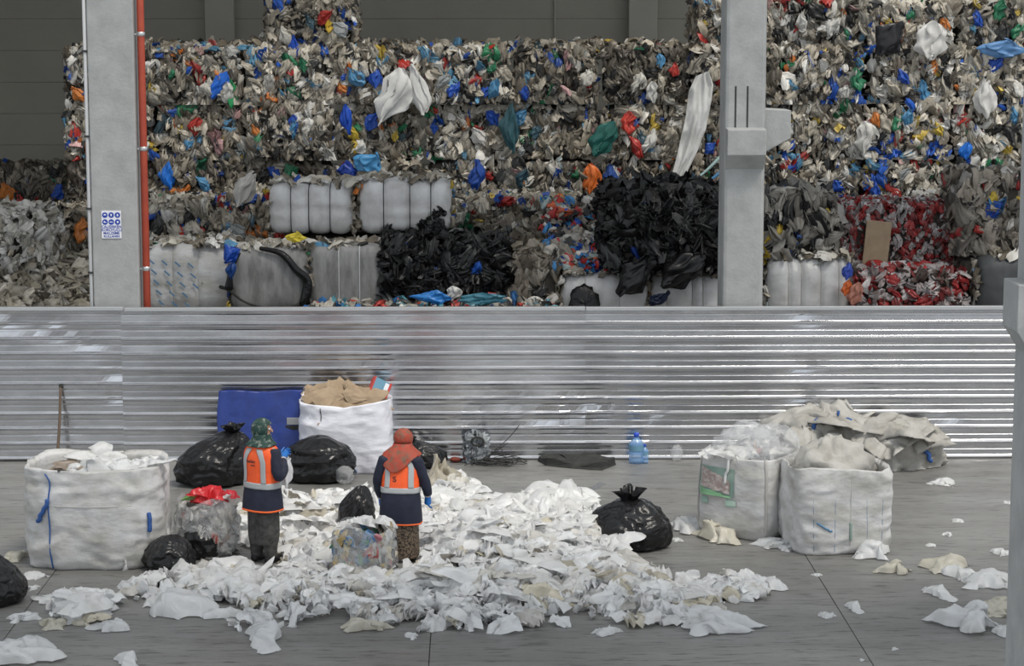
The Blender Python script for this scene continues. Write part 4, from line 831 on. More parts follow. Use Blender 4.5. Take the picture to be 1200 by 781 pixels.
# stick leaning on the fence
a, b = G(74, 540), D(71, 453, FY - .06); b = Vector((b.x, FY - .06, b.z)); V, F = tube_np([(a.x, FY - .45, .0), tuple((Vector((a.x, FY - .45, 0)) + b) / 2 + Vector((.01, 0, 0))), tuple(b)], [.024, .02, .018], n=10, seg=8); V -= np.array([a.x, FY - .45, 0])
st = empty('wooden_stick', (a.x, FY - .45, 0), label='thin brown stick leaning upright against the fence at the left', cat='stick'); ob('stick_shaft', mesh_np('stick_shaft', V, F), 'stick', st); ob('stick_tip', mesh_np('stick_tip', *tube_np([tuple(V[-1] + np.array([0, 0, -.03])), tuple(V[-1] + np.array([0, 0, .02]))], .024, smooth_path=False, seg=8)), 'rubber', st)
# flat black sheet
P = [(630, 541), (648, 537), (672, 535), (690, 537), (722, 545), (705, 551), (670, 549), (640, 546)]; gp = [G(*p) for p in P]; c = sum(gp, Vector()) / len(gp)
bm = bmesh.new(); vs_ = [bm.verts.new(((p.x - c.x), (p.y - c.y) * 1.1, .02)) for p in gp]; f_ = bm.faces.new(vs_); bmesh.ops.recalc_face_normals(bm, faces=bm.faces[:]); ret = bmesh.ops.extrude_face_region(bm, geom=bm.faces[:])
for v_ in [g_ for g_ in ret['geom'] if isinstance(g_, bmesh.types.BMVert)]: v_.co.z = .07; v_.co.x *= .96; v_.co.y *= .9
bmesh.ops.triangulate(bm, faces=bm.faces[:]); bmesh.ops.subdivide_edges(bm, edges=bm.edges[:], cuts=3, use_grid_fill=False)
for v_ in bm.verts: v_.co.z = max(.004, v_.co.z - .015 + .06 * float(ridged(np.array([v_.co.x * 2.2, v_.co.y * 3, 4.0]), 1)) * (1 if v_.co.z > .05 else 0))
bmesh.ops.recalc_face_normals(bm, faces=bm.faces[:]); me = bpy.data.meshes.new('rubber_sheet'); bm.to_mesh(me); bm.free(); ob('rubber_sheet', me, 'rubber', None, (c.x, c.y, 0), label='flat black rubber sheet lying on the floor by the fence', cat='sheet')
# tangle of wire
wt = empty('wire_tangle', tuple(G(582, 545)), label='loose tangle of thin dark wire on the floor by the fence', cat='wire'); rng = np.random.default_rng(3); L_ = G(620, 545).x - G(545, 545).x
for k in range(15):
    n = 7; a0 = rng.uniform(0, 6.28); rr_ = rng.uniform(.12, .42) * L_; P = [(rr_ * math.cos(a0 + j * rng.uniform(.5, 1.0)) * 1.1 + rng.normal() * .05, rr_ * .55 * math.sin(a0 + j * .8) + rng.normal() * .04, abs(rng.normal() * .05) + .012 + (.08 if k % 3 == 0 else 0) * math.sin(j)) for j in range(n)]
    P = [(p[0], p[1], max(p[2], .008)) for p in P]; ob('wire_strand', mesh_np('wire_strand', *tube_np(P, .0055, n=36, seg=5)), 'wire', wt)
ob('wire_strand', mesh_np('wire_strand', *tube_np([(-.35, -.1, .02), (-.05, 0, .18), (.2, .08, .4), (.32, .1, .55)], .006, n=20, seg=5)), 'wire', wt); ob('wire_strand', mesh_np('wire_strand', *tube_np([(-.45, -.12, .02), (-.1, .05, .12), (.15, .05, .3)], .006, n=20, seg=5)), 'wire', wt)
# small clear bag with black ring
cbg = clear_bag('small clear bag with a black ring standing by the fence', 545, 571, 544, 509, 9.3, [(20, (.40, .43, .46)), (10, (.25, .27, .3))])
V, F = tube_np([(.085 * math.cos(a) + .02, -.16, .33 + .06 * math.sin(a)) for a in np.linspace(0, 2 * np.pi, 18, endpoint=False)], .014, closed=True, smooth_path=False, seg=8); ob('black_ring', mesh_np('black_ring', V, F), 'rubber', cbg)
for x, lab in ((534, 'small red lump on the floor left of the ring bag'), (549, 'small rusty lump on the floor at the ring bag foot')):
    p = G(x, 542); ob('film_scrap', WAD[x % 6], None, None, tuple(p), (0, 0, x), (.14, .12, .1), color=(.30, .06, .04), label=lab, cat='plastic film')
# water bottles
def bottle(label, x, ybot, ytop, r):
    g = G(x, ybot); h = D(x, ytop, g.y).z; o = empty('water_bottle', (g.x, g.y, 0), label=label, cat='bottle')
    pr = [(0, .02), (0.0, .85), (.03, 1), (.18, 1), (.2, .94), (.22, 1), (.38, 1), (.40, .94), (.42, 1), (.62, 1), (.70, .9), (.80, .5), (.86, .28), (.92, .28)]; n = 24; t = np.linspace(0, 2 * np.pi, n, endpoint=False)[None]
    zz_ = np.array([p[0] for p in pr])[:, None]; rr_ = np.array([p[1] for p in pr])[:, None]; V = stack3(rr_ * r * np.cos(t), rr_ * r * np.sin(t), zz_ * h + 0 * t)
    ob('bottle_body', mesh_np('bottle_body', V, grid_faces(len(pr), n, wrap_v=True)), 'bottle', o)
    ob('cap', mesh_np('cap', *tube_np([(0, 0, h * .90), (0, 0, h * .99)], r * .36, smooth_path=False, seg=16)), 'bottlecap', o)
    V = stack3(1.012 * r * np.cos(t), 1.012 * r * np.sin(t), np.array([.44, .61])[:, None] * h + 0 * t); ob('label_band', mesh_np('label_band', V, grid_faces(2, n, wrap_v=True)), 'boxprint_blue', o)
bottle('large blue-tinted water bottle with dark blue cap by the fence', 745.5, 543, 508, .105); bottle('small blue water bottle standing right of the large one', 755.5, 543, 521, .055)
p = G(793, 541); ob('film_bag', mesh_np('bag_lump', *wad_np(44, 20, 14, 1.0)), 'clearfilm', None, tuple(p), (0, 0, 0), (.14, .14, .2), label='tiny clear bag standing by the fence right of the bottles', cat='bag')
p = G(404, 568); ob('film_bag', mesh_np('bag_lump', *wad_np(45, 24, 16, .9)), 'clearfilm', None, tuple(p), (0, 0, 0), (.22, .2, .22), label='small clear bag at the foot of the round black bag', cat='bag')
p = G(455, 556); 
# damp streak on the floor
P = [(622, 584), (640, 579), (668, 578), (690, 572), (703, 565), (711, 567), (700, 574), (680, 580), (650, 584)]; gp = [G(*p, z=.0006) for p in P]; c = sum(gp, Vector()) / len(gp)
me = bpy.data.meshes.new('puddle'); me.from_pydata([tuple(p - c) for p in gp], [], [tuple(range(len(gp)))]); ob('puddle', me, 'puddle', None, tuple(c), label='thin damp streak on the floor behind the film pile', cat='puddle')

# ------------------------------------------------------------------ the film pile
BLOB = [(600, 652, 130, 60, .36), (440, 705, 150, 30, .16), (365, 618, 100, 36, .18), (640, 632, 95, 42, .32), (300, 690, 110, 26, .14), (215, 690, 70, 20, .10), (95, 715, 52, 16, .12), (845, 692, 62, 16, .09), (765, 715, 95, 20, .12), (520, 600, 50, 34, .28), (690, 690, 110, 30, .16), (150, 655, 36, 12, .08), (300, 735, 40, 8, .03), (560, 725, 120, 18, .10), (400, 660, 90, 30, .12), (560, 690, 110, 34, .28)]
BL = []
for x, y, rx, ry, h in BLOB:
    g = G(x, y); BL.append((g.x, g.y, (G(x + rx, y).x - g.x), (G(x, y - ry).y - G(x, y + ry).y) / 2, h))
def HF(X, Y): 
    X, Y = np.asarray(X, float), np.asarray(Y, float); H = 0 * X
    for gx, gy, rx, ry, h in BL: H = np.maximum(H, h * np.clip(1 - ((X - gx) / rx) ** 2 - ((Y - gy) / ry) ** 2, 0, 1) ** .7)
    for sx_, sy_ in ((474, 655), (474, 668), (474, 680), (440, 665), (308, 662), (308, 672)):
        g = G(sx_, sy_); H = H * np.clip((((X - g.x) / .42) ** 2 + ((Y - g.y) / .6) ** 2) ** .5, .12, 1)
    return H
rng = np.random.default_rng(123); A0, A1 = G(30, 745), G(920, 570)
X = rng.uniform(A0.x - 1, A1.x + 1, 60000); Y = rng.uniform(A0.y - .5, A1.y + .5, 60000); H = HF(X, Y); keep = (H > .015) & (rng.random(60000) < np.clip(H * 6, .25, 1)); X, Y, H = X[keep], Y[keep], H[keep]
# exclude where workers and bags stand
def clear_of(X, Y, spots): 
    k = np.ones(len(X), bool)
    for x, y, r in spots: g = G(x, y); k &= ((X - g.x) ** 2 + (Y - g.y) ** 2) > r * r
    return k
k = clear_of(X, Y, [(308, 655, .22), (474, 650, .24), (476, 664, .22), (478, 676, .16)]); X, Y, H = X[k], Y[k], H[k]
FP = [(50, (.86, .87, .88)), (26, (.80, .80, .80)), (9, (.68, .66, .62)), (2.5, (.50, .46, .38)), (3, (.72, .67, .55)), (.7, (.2, .18, .15)), (12, (.88, .88, .88))]
n = min(2300, len(X)); P = stack3(X[:n], Y[:n], H[:n] * rng.uniform(.35, 1.0, n) + .01)
V, F, cc = scraps(P, np.tile((0, -.25, 1), (n, 1)), 0.05 + .15 * rng.random(n) ** 1.6, pick(FP, n, rng), seed=5, tilt=.6, vert=0, dome=.32, crease=.42, g=(6, 9), cj=.05, asp=(.35, .9)); V[:, 2] = np.maximum(V[:, 2], .003 + .02 * rng.random(len(V)) * 0)
o3 = np.array(G(500, 670)); ob('film_pile', mesh_np('film_pile', V - o3, F, cc), 'filmstuff', None, tuple(o3), label='broad low heap of torn white film spread around the workers', cat='plastic film', kind='stuff')
n2 = 290; order = np.argsort(Y[n:n + 4000])[::-1][:0]; idx = n + rng.choice(min(4000, len(X) - n), n2, replace=False)
for i in idx:
    s = rng.uniform(.34, .70) * (1 if H[i] > .1 else .75); me = FILM[rng.choice(len(FILM))]; c = np.array(pick(FP, 1, rng)[0]) * rng.uniform(.92, 1.04)
    ob('film_scrap', me, None, None, (X[i], Y[i], max(H[i] * .9 - .01, .0)), (rng.normal() * .3 * min(1, H[i] * 6), rng.normal() * .3 * min(1, H[i] * 6), rng.uniform(0, 6.28)), (s, s * rng.uniform(.7, 1.1), s * rng.uniform(.55, .95)), color=c, label='crumpled white film piece in the heap around the two workers', cat='plastic film', group='film pieces in the heap around the workers')
# tall clear sheet standing up at the pile's back, yellow rim
for (x, y, s, c, lab, k) in [(655, 612, .62, (.78, .79, .80), 'puffed clear film sheet at the back of the pile', 3), (510, 590, .62, (.50, .46, .38), 'tan dirty film wad standing right of the right worker', 6), (530, 590, .5, (.72, .70, .64), 'pale film wad right of the tan wad at the pile back', 1), (650, 582, .22, (.62, .42, .12), 'small yellow film scrap at the far edge of the pile', 2), (740, 600, .3, (.74, .72, .68), 'pale film scrap tucked behind the lone black bag', 0),
                             (445, 610, .62, (.80, .81, .82), 'clear film sheet rising beside the multicoloured bag', 11)]:
    p = G(x, y); z = float(HF(p.x, p.y)); ob('film_scrap', FILM[k], None, None, (p.x, p.y, z * .7), (.3, 0, x), (s, s, s * 1.6), color=c, label=lab, cat='plastic film')
# scattered single scraps on the floor: x, y, size m, mesh
SC = [(312, 748, .85, 12, 'long white film strip on bare floor in front of the pile'), (62, 735, .3, 5, 'pale film scrap left of the front left film cluster'), (27, 727, .34, 2, 'flat white scrap near the left edge below the black bag'), (20, 772, .6, 3, 'white film heap in the bottom left corner'), (150, 776, .5, 12, 'thin white strip at the bottom edge on the left'), (95, 720, .6, 0, 'white sheet in the front left film cluster'), (130, 738, .38, 1, 'small clear wad right of the front left cluster'), (98, 733, .25, 4, 'yellowed scrap below the front left cluster'),
      (40, 690, .22, 4, 'white scrap in front of the big left bag, near black bag'), (38, 677, .26, 7, 'white scrap close to the big left bag foot'), (20, 655, .4, 8, 'pale film wad behind the left-edge black bag'), (262, 722, .4, 2, 'white folded scrap in front of the pile, left of the strip'), (212, 716, .75, 13, 'grey clear sheet lying at the front left of the pile'), (430, 738, .45, 8, 'pale ribbed sheet at the front middle of the pile'), (483, 748, .22, 4, 'small flat white scrap just in front of the pile'), (712, 742, .3, 2, 'white scrap at the front right end of the pile'),
      (840, 733, .75, 9, 'clear film bundle on bare floor right of the pile'), (888, 689, .42, 3, 'white film wad far right of the pile'), (905, 682, .3, 12, 'thin film strip right of the pile'), (775, 692, .28, 5, 'small white scrap between pile and right cluster'), (968, 723, .2, 1, 'small white wad by the floor joint'), (1001, 713, .36, 12, 'white strip crossing right of the floor joint'), (1048, 671, .32, 6, 'pale scrap in front of the rightmost bulk bag'), (1020, 651, .55, 10, 'white scrap under the right corner of the rightmost bulk bag'), (1110, 668, .5, 10, 'yellowish film scrap beside the right floor cluster'), (1125, 675, .5, 2, 'white flat sheet in the right floor cluster'), (1155, 683, .6, 7, 'large white sheet at the right end of the right cluster'), (1085, 693, .24, 4, 'small white scrap below the right floor cluster'), (1100, 697, .5, 12, 'long thin white scrap below the right floor cluster'), (1135, 735, .62, 6, 'clear crumpled bag on the floor near the right edge'), (1180, 715, .4, 3, 'pale film wad beside the right edge column'), (1178, 743, .32, 1, 'white film wad at the right edge below the clear bag'), (1048, 762, .1, 4, 'tiny white scrap near the bottom right'), (1106, 567, .34, 7, 'clear film scrap on the floor right of the empty bags'), (1110, 627, .2, 4, 'small white scrap midway right of the rightmost bulk bag'), (1122, 612, .14, 5, 'tiny white scrap far right on the floor'), (1175, 650, .3, 2, 'white scrap by the right edge midway'), (1182, 590, .12, 0, 'tiny white scrap near the right edge by the fence'), (838, 632, .55, 6, 'beige film wad at the foot of the printed bulk bag'), (808, 620, .45, 3, 'clear film wad left of the printed bulk bag'), (905, 640, .4, 9, 'clear film scrap below the printed bulk bag corner'), (924, 645, .22, 1, 'small white wad between the two filled right bags'), (790, 634, .2, 4, 'thin scrap right of the lone black bag'), (62, 556, .12, 0, 'tiny white scrap behind the big left bag'), (820, 700, .5, 11, 'white film sheet on the left of the right cluster'), (870, 700, .42, 2, 'white film sheet on the right of the right cluster'), (955, 675, .14, 4, 'tiny scrap before the rightmost bag'), (1010, 775, .08, 4, 'tiny speck of film near the bottom edge'), (180, 655, .5, 9, 'beige film scrap at the foot of the big left bag'), (1090, 640, .12, 7, 'tiny grey scrap right of rightmost bulk bag'), (1168, 720, .3, 9, 'beige scrap between clear bag and right column'), (735, 705, .4, 10, 'white sheet at the right front of the pile'), (1190, 690, .2, 5, 'small scrap at the right picture edge')]
for i, (x, y, s, k, lab) in enumerate(SC):
    p = G(x, y); c = (.80, .81, .82) if not any(t in lab for t in ('beige', 'yellow', 'pale')) else (.66, .63, .54)
    ob('film_scrap', FILM[k], None, None, (p.x, p.y, 0), (0, 0, i * 1.7 if k != 12 else R(90) + .2 * (i % 3)), (s, s, s * .95), color=c, label=lab, cat='plastic film')

# ------------------------------------------------------------------ things hanging on the bale faces
def hang(label, x, y0, y1, wpx, k, col, Y, matn=None, tilt=0.0, thick=1.0, name='plastic_bag'):
    p = D(x, (y0 + y1) / 2, Y); h = D(x, y0, Y).z - D(x, y1, Y).z; w = D(x + wpx, 200, Y).x - p.x
    return ob(name, BAGW[k % len(BAGW)], None, None, (p.x, p.y, p.z), (0, tilt, 0), (w * 1.25, .5 * min(w, h) * thick + .1, h), color=col, label=label, cat='bag')
HY = SY - .11; BLU = (.015, .09, .55)
hang('white bag hanging in two lobes from the highest row, left lobe', 462, 76, 148, 40, 2, (.82, .82, .80), HY - .08, tilt=.35); hang('white bag hanging in two lobes from the highest row, right lobe', 490, 72, 135, 28, 5, (.80, .80, .78), HY - .05, tilt=-.2)
hang('bright blue bag sticking out low on the left bales', 197, 190, 224, 18, 1, (.02, .20, .75), HY); hang('blue bag high on the left bales', 258, 82, 118, 22, 3, (.02, .16, .70), HY, tilt=.5); hang('green and white bag under the high blue bag', 272, 95, 125, 16, 6, (.03, .35, .12), HY)
hang('pale grey bag drooping left of the grey wrapped bales', 289, 198, 244, 26, 4, (.60, .58, .55), 36.02, tilt=.5); hang('deep blue bag on the second row near the white bag', 407, 120, 160, 18, 0, BLU, HY, tilt=-.2); hang('light blue bag cluster above the torn white bale', 432, 176, 208, 44, 7, (.08, .32, .62), HY, tilt=.4); hang('dark blue folded sheet beside the light blue cluster', 408, 188, 212, 24, 8, (.02, .06, .36), HY)
hang('blue sheet on the lower bales above the narrow mixed bale', 558, 188, 222, 24, 9, (.02, .08, .38), HY); hang('orange bag on the lower bales in the middle', 693, 190, 228, 22, 2, (.85, .20, .04), HY); hang('dark green sheet hanging on the middle bales', 708, 140, 186, 30, 3, (.02, .13, .11), HY, tilt=.5); hang('teal dark sheet down the middle bales', 598, 122, 180, 22, 1, (.03, .10, .12), HY); hang('red and green bag pair on the middle bales', 738, 132, 156, 22, 6, (.60, .06, .04), HY)
hang('yellow bag lying on the grey fabric bale', 346, 271, 284, 26, 7, (.80, .65, .06), 34.0); hang('white bag drooping on the right bales below the top row', 1155, 92, 138, 26, 4, (.80, .79, .76), HY - .03); hang('blue bag on the right bales', 1132, 165, 190, 18, 0, (.02, .20, .75), HY); hang('white bag with yellow tip on the right bales', 1015, 140, 180, 26, 2, (.78, .77, .72), HY); hang('blue bag low on the right bales near the dark bag', 1128, 198, 222, 16, 5, (.02, .22, .80), HY)
hang('black sheet sloping across the top right bales', 1042, 22, 68, 34, 8, (.025, .025, .03), SY - .1, tilt=.7); hang('white bag on the top right bales', 1092, 25, 70, 36, 3, (.82, .81, .78), SY - .1); hang('large pale blue bag at the top right corner', 1172, 45, 68, 60, 7, (.12, .28, .55), SY - .1)
hang('dark bag hollow on the right lower bales', 1118, 185, 222, 40, 9, (.025, .025, .025), HY, tilt=.2); hang('light blue bag on top of the left bales', 243, 48, 66, 30, 4, (.06, .22, .35), SY + .3); hang('royal blue bag on the single top bale', 345, 40, 70, 16, 5, BLU, SY + .02); hang('yellow bag on the single top bale', 386, 24, 38, 12, 6, (.75, .50, .05), SY + .02)
hang('blue sheet hanging right of the orange bag', 716, 192, 228, 20, 4, (.03, .09, .34), HY)
hang('blue crumpled sheet lying along the fence top', 508, 340, 357, 44, 1, (.03, .22, .62), 33.0); hang('teal crumpled sheet lying along the fence top right of the blue one', 568, 343, 357, 60, 3, (.06, .22, .30), 33.05); hang('white knotted bag on the dark scraps by the fence top', 532, 334, 352, 18, 2, (.7, .69, .66), 33.1)
# long clear sheet slanting down the middle bales
a, b = D(822, 86, HY - .1), D(786, 222, HY - .45); nx, nz = 20, 60; u = np.linspace(-1, 1, nx)[:, None]; v = np.linspace(0, 1, nz)[None]
wd = np.interp(v, [0, .12, .5, .9, 1], [.10, .20, .20, .13, .08]); Xc = a.x + (b.x - a.x) * v + .12 * np.sin(v * 3.0); V = stack3(Xc + u * wd, a.y + (b.y - a.y) * v - .16 * ridged(stack3(u * 1.7, v * 1.6, 2.0), 1) - .07 * ridged(stack3(u * 4, v * 5, 2.0), 2), a.z + (b.z - a.z) * v + .04 * u)
me = mesh_np('clear_sheet', V - np.array(b), grid_faces(nx, nz)); ob('clear_sheet', me, 'film', None, tuple(b), color=(.80, .81, .80), label='long clear plastic sheet trailing down the bales left of the corbelled column', cat='plastic sheet')
for k, (xa, ya, xb, yb, c, lab) in enumerate([(850, 178, 796, 222, (.45, .62, .60), 'pale green strap strung across beside the column'), (852, 196, 800, 226, (.10, .30, .55), 'blue strip trailing below the pale green strap')]):
    pa, pb = D(xa, ya, 36.9), D(xb, yb, 36.6); me = mesh_np('plastic_strip', *[q for q in tube_np([tuple(Vector()), tuple((pa - pb) * .5 + Vector((0, 0, -.06))), tuple(pa - pb)], [.03, .02, .035], n=14, seg=7)]); me.materials.append(M['bagfilm']); ob('plastic_strip', me, None, None, tuple(pb), color=c, label=lab, cat='plastic strip')
# ------------------------------------------------------------------ the two workers
def hand_np(wrist, fdir, side, curl, s=1.0):
    """palm + four fingers + thumb. fdir: wrist->fingers, side: towards the thumb, fingers curl towards fdir x side"""
    f = np.array(fdir, float); f /= np.linalg.norm(f); sd = np.array(side, float); sd -= f * (sd @ f); sd /= np.linalg.norm(sd); pn = np.cross(f, sd); w = np.array(wrist, float)
    parts = [tube_np([w - f * .03 * s, w + f * .03 * s, w + f * .085 * s], [.026 * s, .034 * s, .036 * s], n=8, seg=12)]
    for off, r in ((-.022, .017), (.022, .018)): parts.append(tube_np([w + f * .02 * s + sd * off * s * .7, w + f * .09 * s + sd * off * s], r * s, n=5, seg=10))
    for k, (o, L) in enumerate(((.029, .072), (.0095, .080), (-.010, .075), (-.029, .058))):
        p = w + f * .085 * s + sd * o * s; pts = [p - f * .02 * s, p]; a = 0.0
        for seg in (.42, .33, .25):
            a += curl * (.7 + .15 * k); d = f * math.cos(a) + pn * math.sin(a); p = p + d * L * seg * s; pts.append(p)
        parts.append(tube_np(pts, [.0095 * s, .0095 * s, .009 * s, .0085 * s, .007 * s], n=12, seg=8))
    p = w + f * .025 * s + sd * .032 * s; d1 = f * .6 + sd * .75 + pn * .2; d2 = f * .85 + sd * .2 + pn * .5
    parts.append(tube_np([p - sd * .015 * s, p + d1 * .03 * s, p + d1 * .03 * s + d2 * .035 * s, p + d1 * .03 * s + d2 * .058 * s], [.012 * s, .0115 * s, .010 * s, .008 * s], n=10, seg=8))
    return join_np(parts)
def remesh(o, v, sm=4):
    m = o.modifiers.new('one_surface', 'REMESH'); m.mode = 'VOXEL'; m.voxel_size = v; m.use_smooth_shade = True
    if sm: k = o.modifiers.new('soften', 'SMOOTH'); k.factor = .5; k.iterations = sm
def worker(label, pos, rotz, S, hem, arms, lean, head_fwd, head_turn, scarf, lower, logo, hands, head_tilt=0.0, wide=1.0):
    e = empty('person', pos, rotz, label=label, cat='person'); e.scale = (S * wide, S, S)
    tz = np.array([.30, .45, .60, .75, .90, 1.05, 1.20, 1.29, 1.345, 1.385, 1.42, 1.46])
    tx = np.array([.205, .21, .212, .210, .200, .198, .208, .205, .175, .125, .078, .062]); ty = np.array([.155, .155, .158, .152, .138, .136, .138, .128, .110, .090, .074, .062])
    fz = np.linspace(.3, 1.46, 120); fxr, fyr = np.interp(fz, tz, tx), np.interp(fz, tz, ty)
    ker = np.ones(7) / 7; fxr = np.convolve(np.pad(fxr, 3, 'edge'), ker, 'valid'); fyr = np.convolve(np.pad(fyr, 3, 'edge'), ker, 'valid')
    def T(th, z, off=0.0):
        th, z = np.broadcast_arrays(np.asarray(th, float), np.asarray(z, float)); rx, ry = np.interp(z, fz, fxr) + off, np.interp(z, fz, fyr) + off
        x, y = super_r(th, 1, 1, 2.6); lz = np.clip(z - .7, 0, 2)
        w = .010 * (ridged(stack3(x * 2.2, y * 2.2, z * 2.6 + S), 3) - .5) * np.clip((1.3 - z) * 4, 0, 1)
        return stack3(x * (rx + w), y * (ry + w) + lean * lz * lz * 1.4 + .0 * z, z)
    def loft(name, z0, z1, off, m, th0=0, th1=2 * np.pi, nz=34, na=72, zf=None, parent=None, flare=0.0, thick=0.0):
        full = abs(th1 - th0 - 2 * np.pi) < 1e-6; th = np.linspace(th0, th1, na, endpoint=not full)[None]; v = np.linspace(0, 1, nz)[:, None]
        lo = z0 if zf is None else zf(th); Z = lo + (z1 - lo) * v; V = T(th, Z, off + flare * (1 - v))
        o = ob(name, mesh_np(name, V, grid_faces(nz, na, wrap_v=full)), m, parent or e)
        if thick: md = o.modifiers.new('thickness', 'SOLIDIFY'); md.thickness = thick; md.offset = 1
        return o
    ly = lambda z: lean * max(0, z - .7) ** 2 * 1.4
    # continuous body (skin): legs, trunk, neck, head with face, arms
    hc = np.array([0, ly(1.5) + head_fwd, 1.545 - head_tilt]); P = []
    for s in (-1, 1):
        P.append(tube_np([(s * .09, 0, .80), (s * .10, .01, .46), (s * .10, -.01, .09)], [.085, .06, .042], n=14, seg=12)); P.append(tube_np([(s * .10, -.05, .05), (s * .105, .03, .045), (s * .115, .15, .03)], [.035, .04, .026], n=8, seg=10))
        P.append(tube_np(arms[0 if s < 0 else 1], [.052, .045, .038, .030], n=20, seg=12))
    P.append(tube_np([(0, 0, .72), (0, ly(1.0), 1.0), (0, ly(1.25), 1.26), (0, ly(1.36), 1.36)], [.13, .125, .13, .08], n=16, seg=18)); P.append(tube_np([(-.17, ly(1.31), 1.31), (.17, ly(1.31), 1.31)], .055, n=8, seg=12)); P.append(tube_np([(0, ly(1.33), 1.33), tuple(hc + [0, -.02, -.06])], .052, n=6, seg=14))
    ct, st_ = math.cos(head_turn), math.sin(head_turn)
    def hd(x, y, z): return (hc[0] + ct * x + st_ * y, hc[1] - st_ * x + ct * y, hc[2] + z)      # head local: y forward
    P.append(sph_np(hc, (.076, .092, .108), 24, 18)); P.append(sph_np(hd(0, .025, -.055), (.055, .062, .062)))
    P.append(tube_np([hd(0, .088, .02), hd(0, .105, -.012), hd(0, .108, -.03)], [.009, .013, .015], n=8, seg=8)); P.append(sph_np(hd(0, .082, -.062), (.024, .014, .010), 12, 8)); P.append(sph_np(hd(0, .075, -.10), (.025, .02, .018), 12, 8))
    for s in (-1, 1): P.append(sph_np(hd(s * .078, -.005, -.01), (.012, .024, .034), 12, 8)); P.append(sph_np(hd(s * .032, .082, .028), (.02, .012, .008), 10, 6))
    V, F = join_np(P); bo = ob('body', mesh_np('body', V, F), 'skin', e); remesh(bo, .009, 3)
    for s in (-1, 1):
        ob('eye', mesh_np('eye', *sph_np(hd(s * .031, .080, .010), .0125, 14, 10)), 'signwhite', bo); ob('pupil', mesh_np('pupil', *sph_np(hd(s * .031, .0905, .010), .005, 10, 8)), 'ink', bo)
    # shoes
    for s in (-1, 1):
        V, F = join_np([tube_np([(s * .10, -.055, .045), (s * .105, .03, .05), (s * .118, .165, .036)], [.045, .050, .036], n=12, seg=14), tube_np([(s * .10, -.02, .05), (s * .10, -.02, .12)], [.05, .047], n=5, seg=14)]); V[:, 2] = np.maximum(V[:, 2], .002); ob('shoe', mesh_np('shoe', V, F), 'shoe', e)
    # lower garment
    if lower == 'trousers':
        P = []; th = np.linspace(0, 2 * np.pi, 40, endpoint=False)[None]; z = np.linspace(.22, hem + .12, 26)[:, None]; k = np.interp(z, [.22, .32, .5, .8], [.90, 1.0, 1.0, .93]); x, y = super_r(th, .188, .135, 2.8)
        V = stack3(x * k, y * k, z + 0 * th); V = np.concatenate([V[:1] * [.05, .05, 1], V, V[-1:] * [.05, .05, 1]]); P.append((V.reshape(-1, 3), grid_faces(len(V), 40, wrap_v=True)))
        for s in (-1, 1): P.append(tube_np([(s * .098, 0, .40), (s * .10, 0, .24), (s * .108, .0, .075)], [.085, .088, .070], n=12, seg=20))
        V, F = join_np(P); V = V + .012 * (ridged(np.stack([V[:, 0] * 7, V[:, 1] * 7, V[:, 2] * 3.0], -1), 4) - .5)[:, None] * np.array([1, 1, 0]); lo = ob('trousers', mesh_np('trousers', V, F), 'trouser_grey', e); remesh(lo, .010, 2)
    else:
        th = np.linspace(0, 2 * np.pi, 90, endpoint=False)[None]; z = np.linspace(.05, hem + .12, 30)[:, None]; x, y = super_r(th, .200, .160, 2.4); k = np.interp(z, [.05, .25, .6], [1.0, .98, .97]) + .035 * np.sin(9 * th + 2 * z) * np.clip((hem - z) / hem, 0, 1)
        lo = ob('skirt', mesh_np('skirt', stack3(x * k, y * k, z + 0 * th), grid_faces(30, 90, wrap_v=True)), 'skirt_leopard', e); md = lo.modifiers.new('thickness', 'SOLIDIFY'); md.thickness = .006
    # jacket, sleeves, vest
    loft('jacket', hem, 1.44, .004, 'navy', flare=.012, thick=.004); 
    for a in arms:
        V, F = tube_np(a[:3] + [tuple(np.array(a[2]) * .25 + np.array(a[3]) * .75)], [.074, .066, .056, .048], n=30, seg=20); V = V + .008 * (ridged(V * 9, 3) - .5)[:, None]; ob('sleeve', mesh_np('sleeve', V, F), 'navy', e)
        c0, c1 = np.array(a[2]) * .18 + np.array(a[3]) * .82, np.array(a[2]) * .10 + np.array(a[3]) * .90; ob('cuff', mesh_np('cuff', *tube_np([tuple(c0), tuple(c1)], .043, n=4, seg=14)), 'greystrap', e)
    back = -np.pi / 2
    vt = loft('safety_vest', hem, 1.372, .016, 'orange', zf=lambda th: 0 * th + .90, thick=.004)
    loft('vest_skirt', hem - .005, .91, .016, 'navy', flare=.012, thick=.004)
    loft('vest_piping', hem - .014, hem + .006, .030, 'piping', nz=3, thick=.003)
    loft('reflective_band', .885, .955, .024, 'reflect', nz=5, thick=.003)
    for s in (-1, 1):
        c = back + s * .62; zz_ = np.linspace(.95, 1.345, 22)[:, None]; th = c + np.linspace(-.14, .14, 6)[None] * np.interp(zz_, [.95, 1.25, 1.365], [1, 1, 1.5]) - s * np.interp(zz_, [.95, 1.2, 1.365], [0, .04, .30]); V = T(th, zz_ + 0 * th, .0235)
        o = ob('reflective_stripe', mesh_np('reflective_stripe', V, grid_faces(22, 6)), 'reflect', e); md = o.modifiers.new('thickness', 'SOLIDIFY'); md.thickness = .003; md.offset = 0
    # print on the back
    for txt, size, u0, z0 in logo:
        me = text_me(txt, size, bold=.001); co = np.zeros(len(me.vertices) * 3); me.vertices.foreach_get('co', co); co = co.reshape(-1, 3)
        W = T(back + (co[:, 0] + u0) / .2, z0 + co[:, 1], .0225); me.vertices.foreach_set('co', W.astype(np.float32).ravel()); me.update(); ob('vest_lettering', me, 'ink', e)
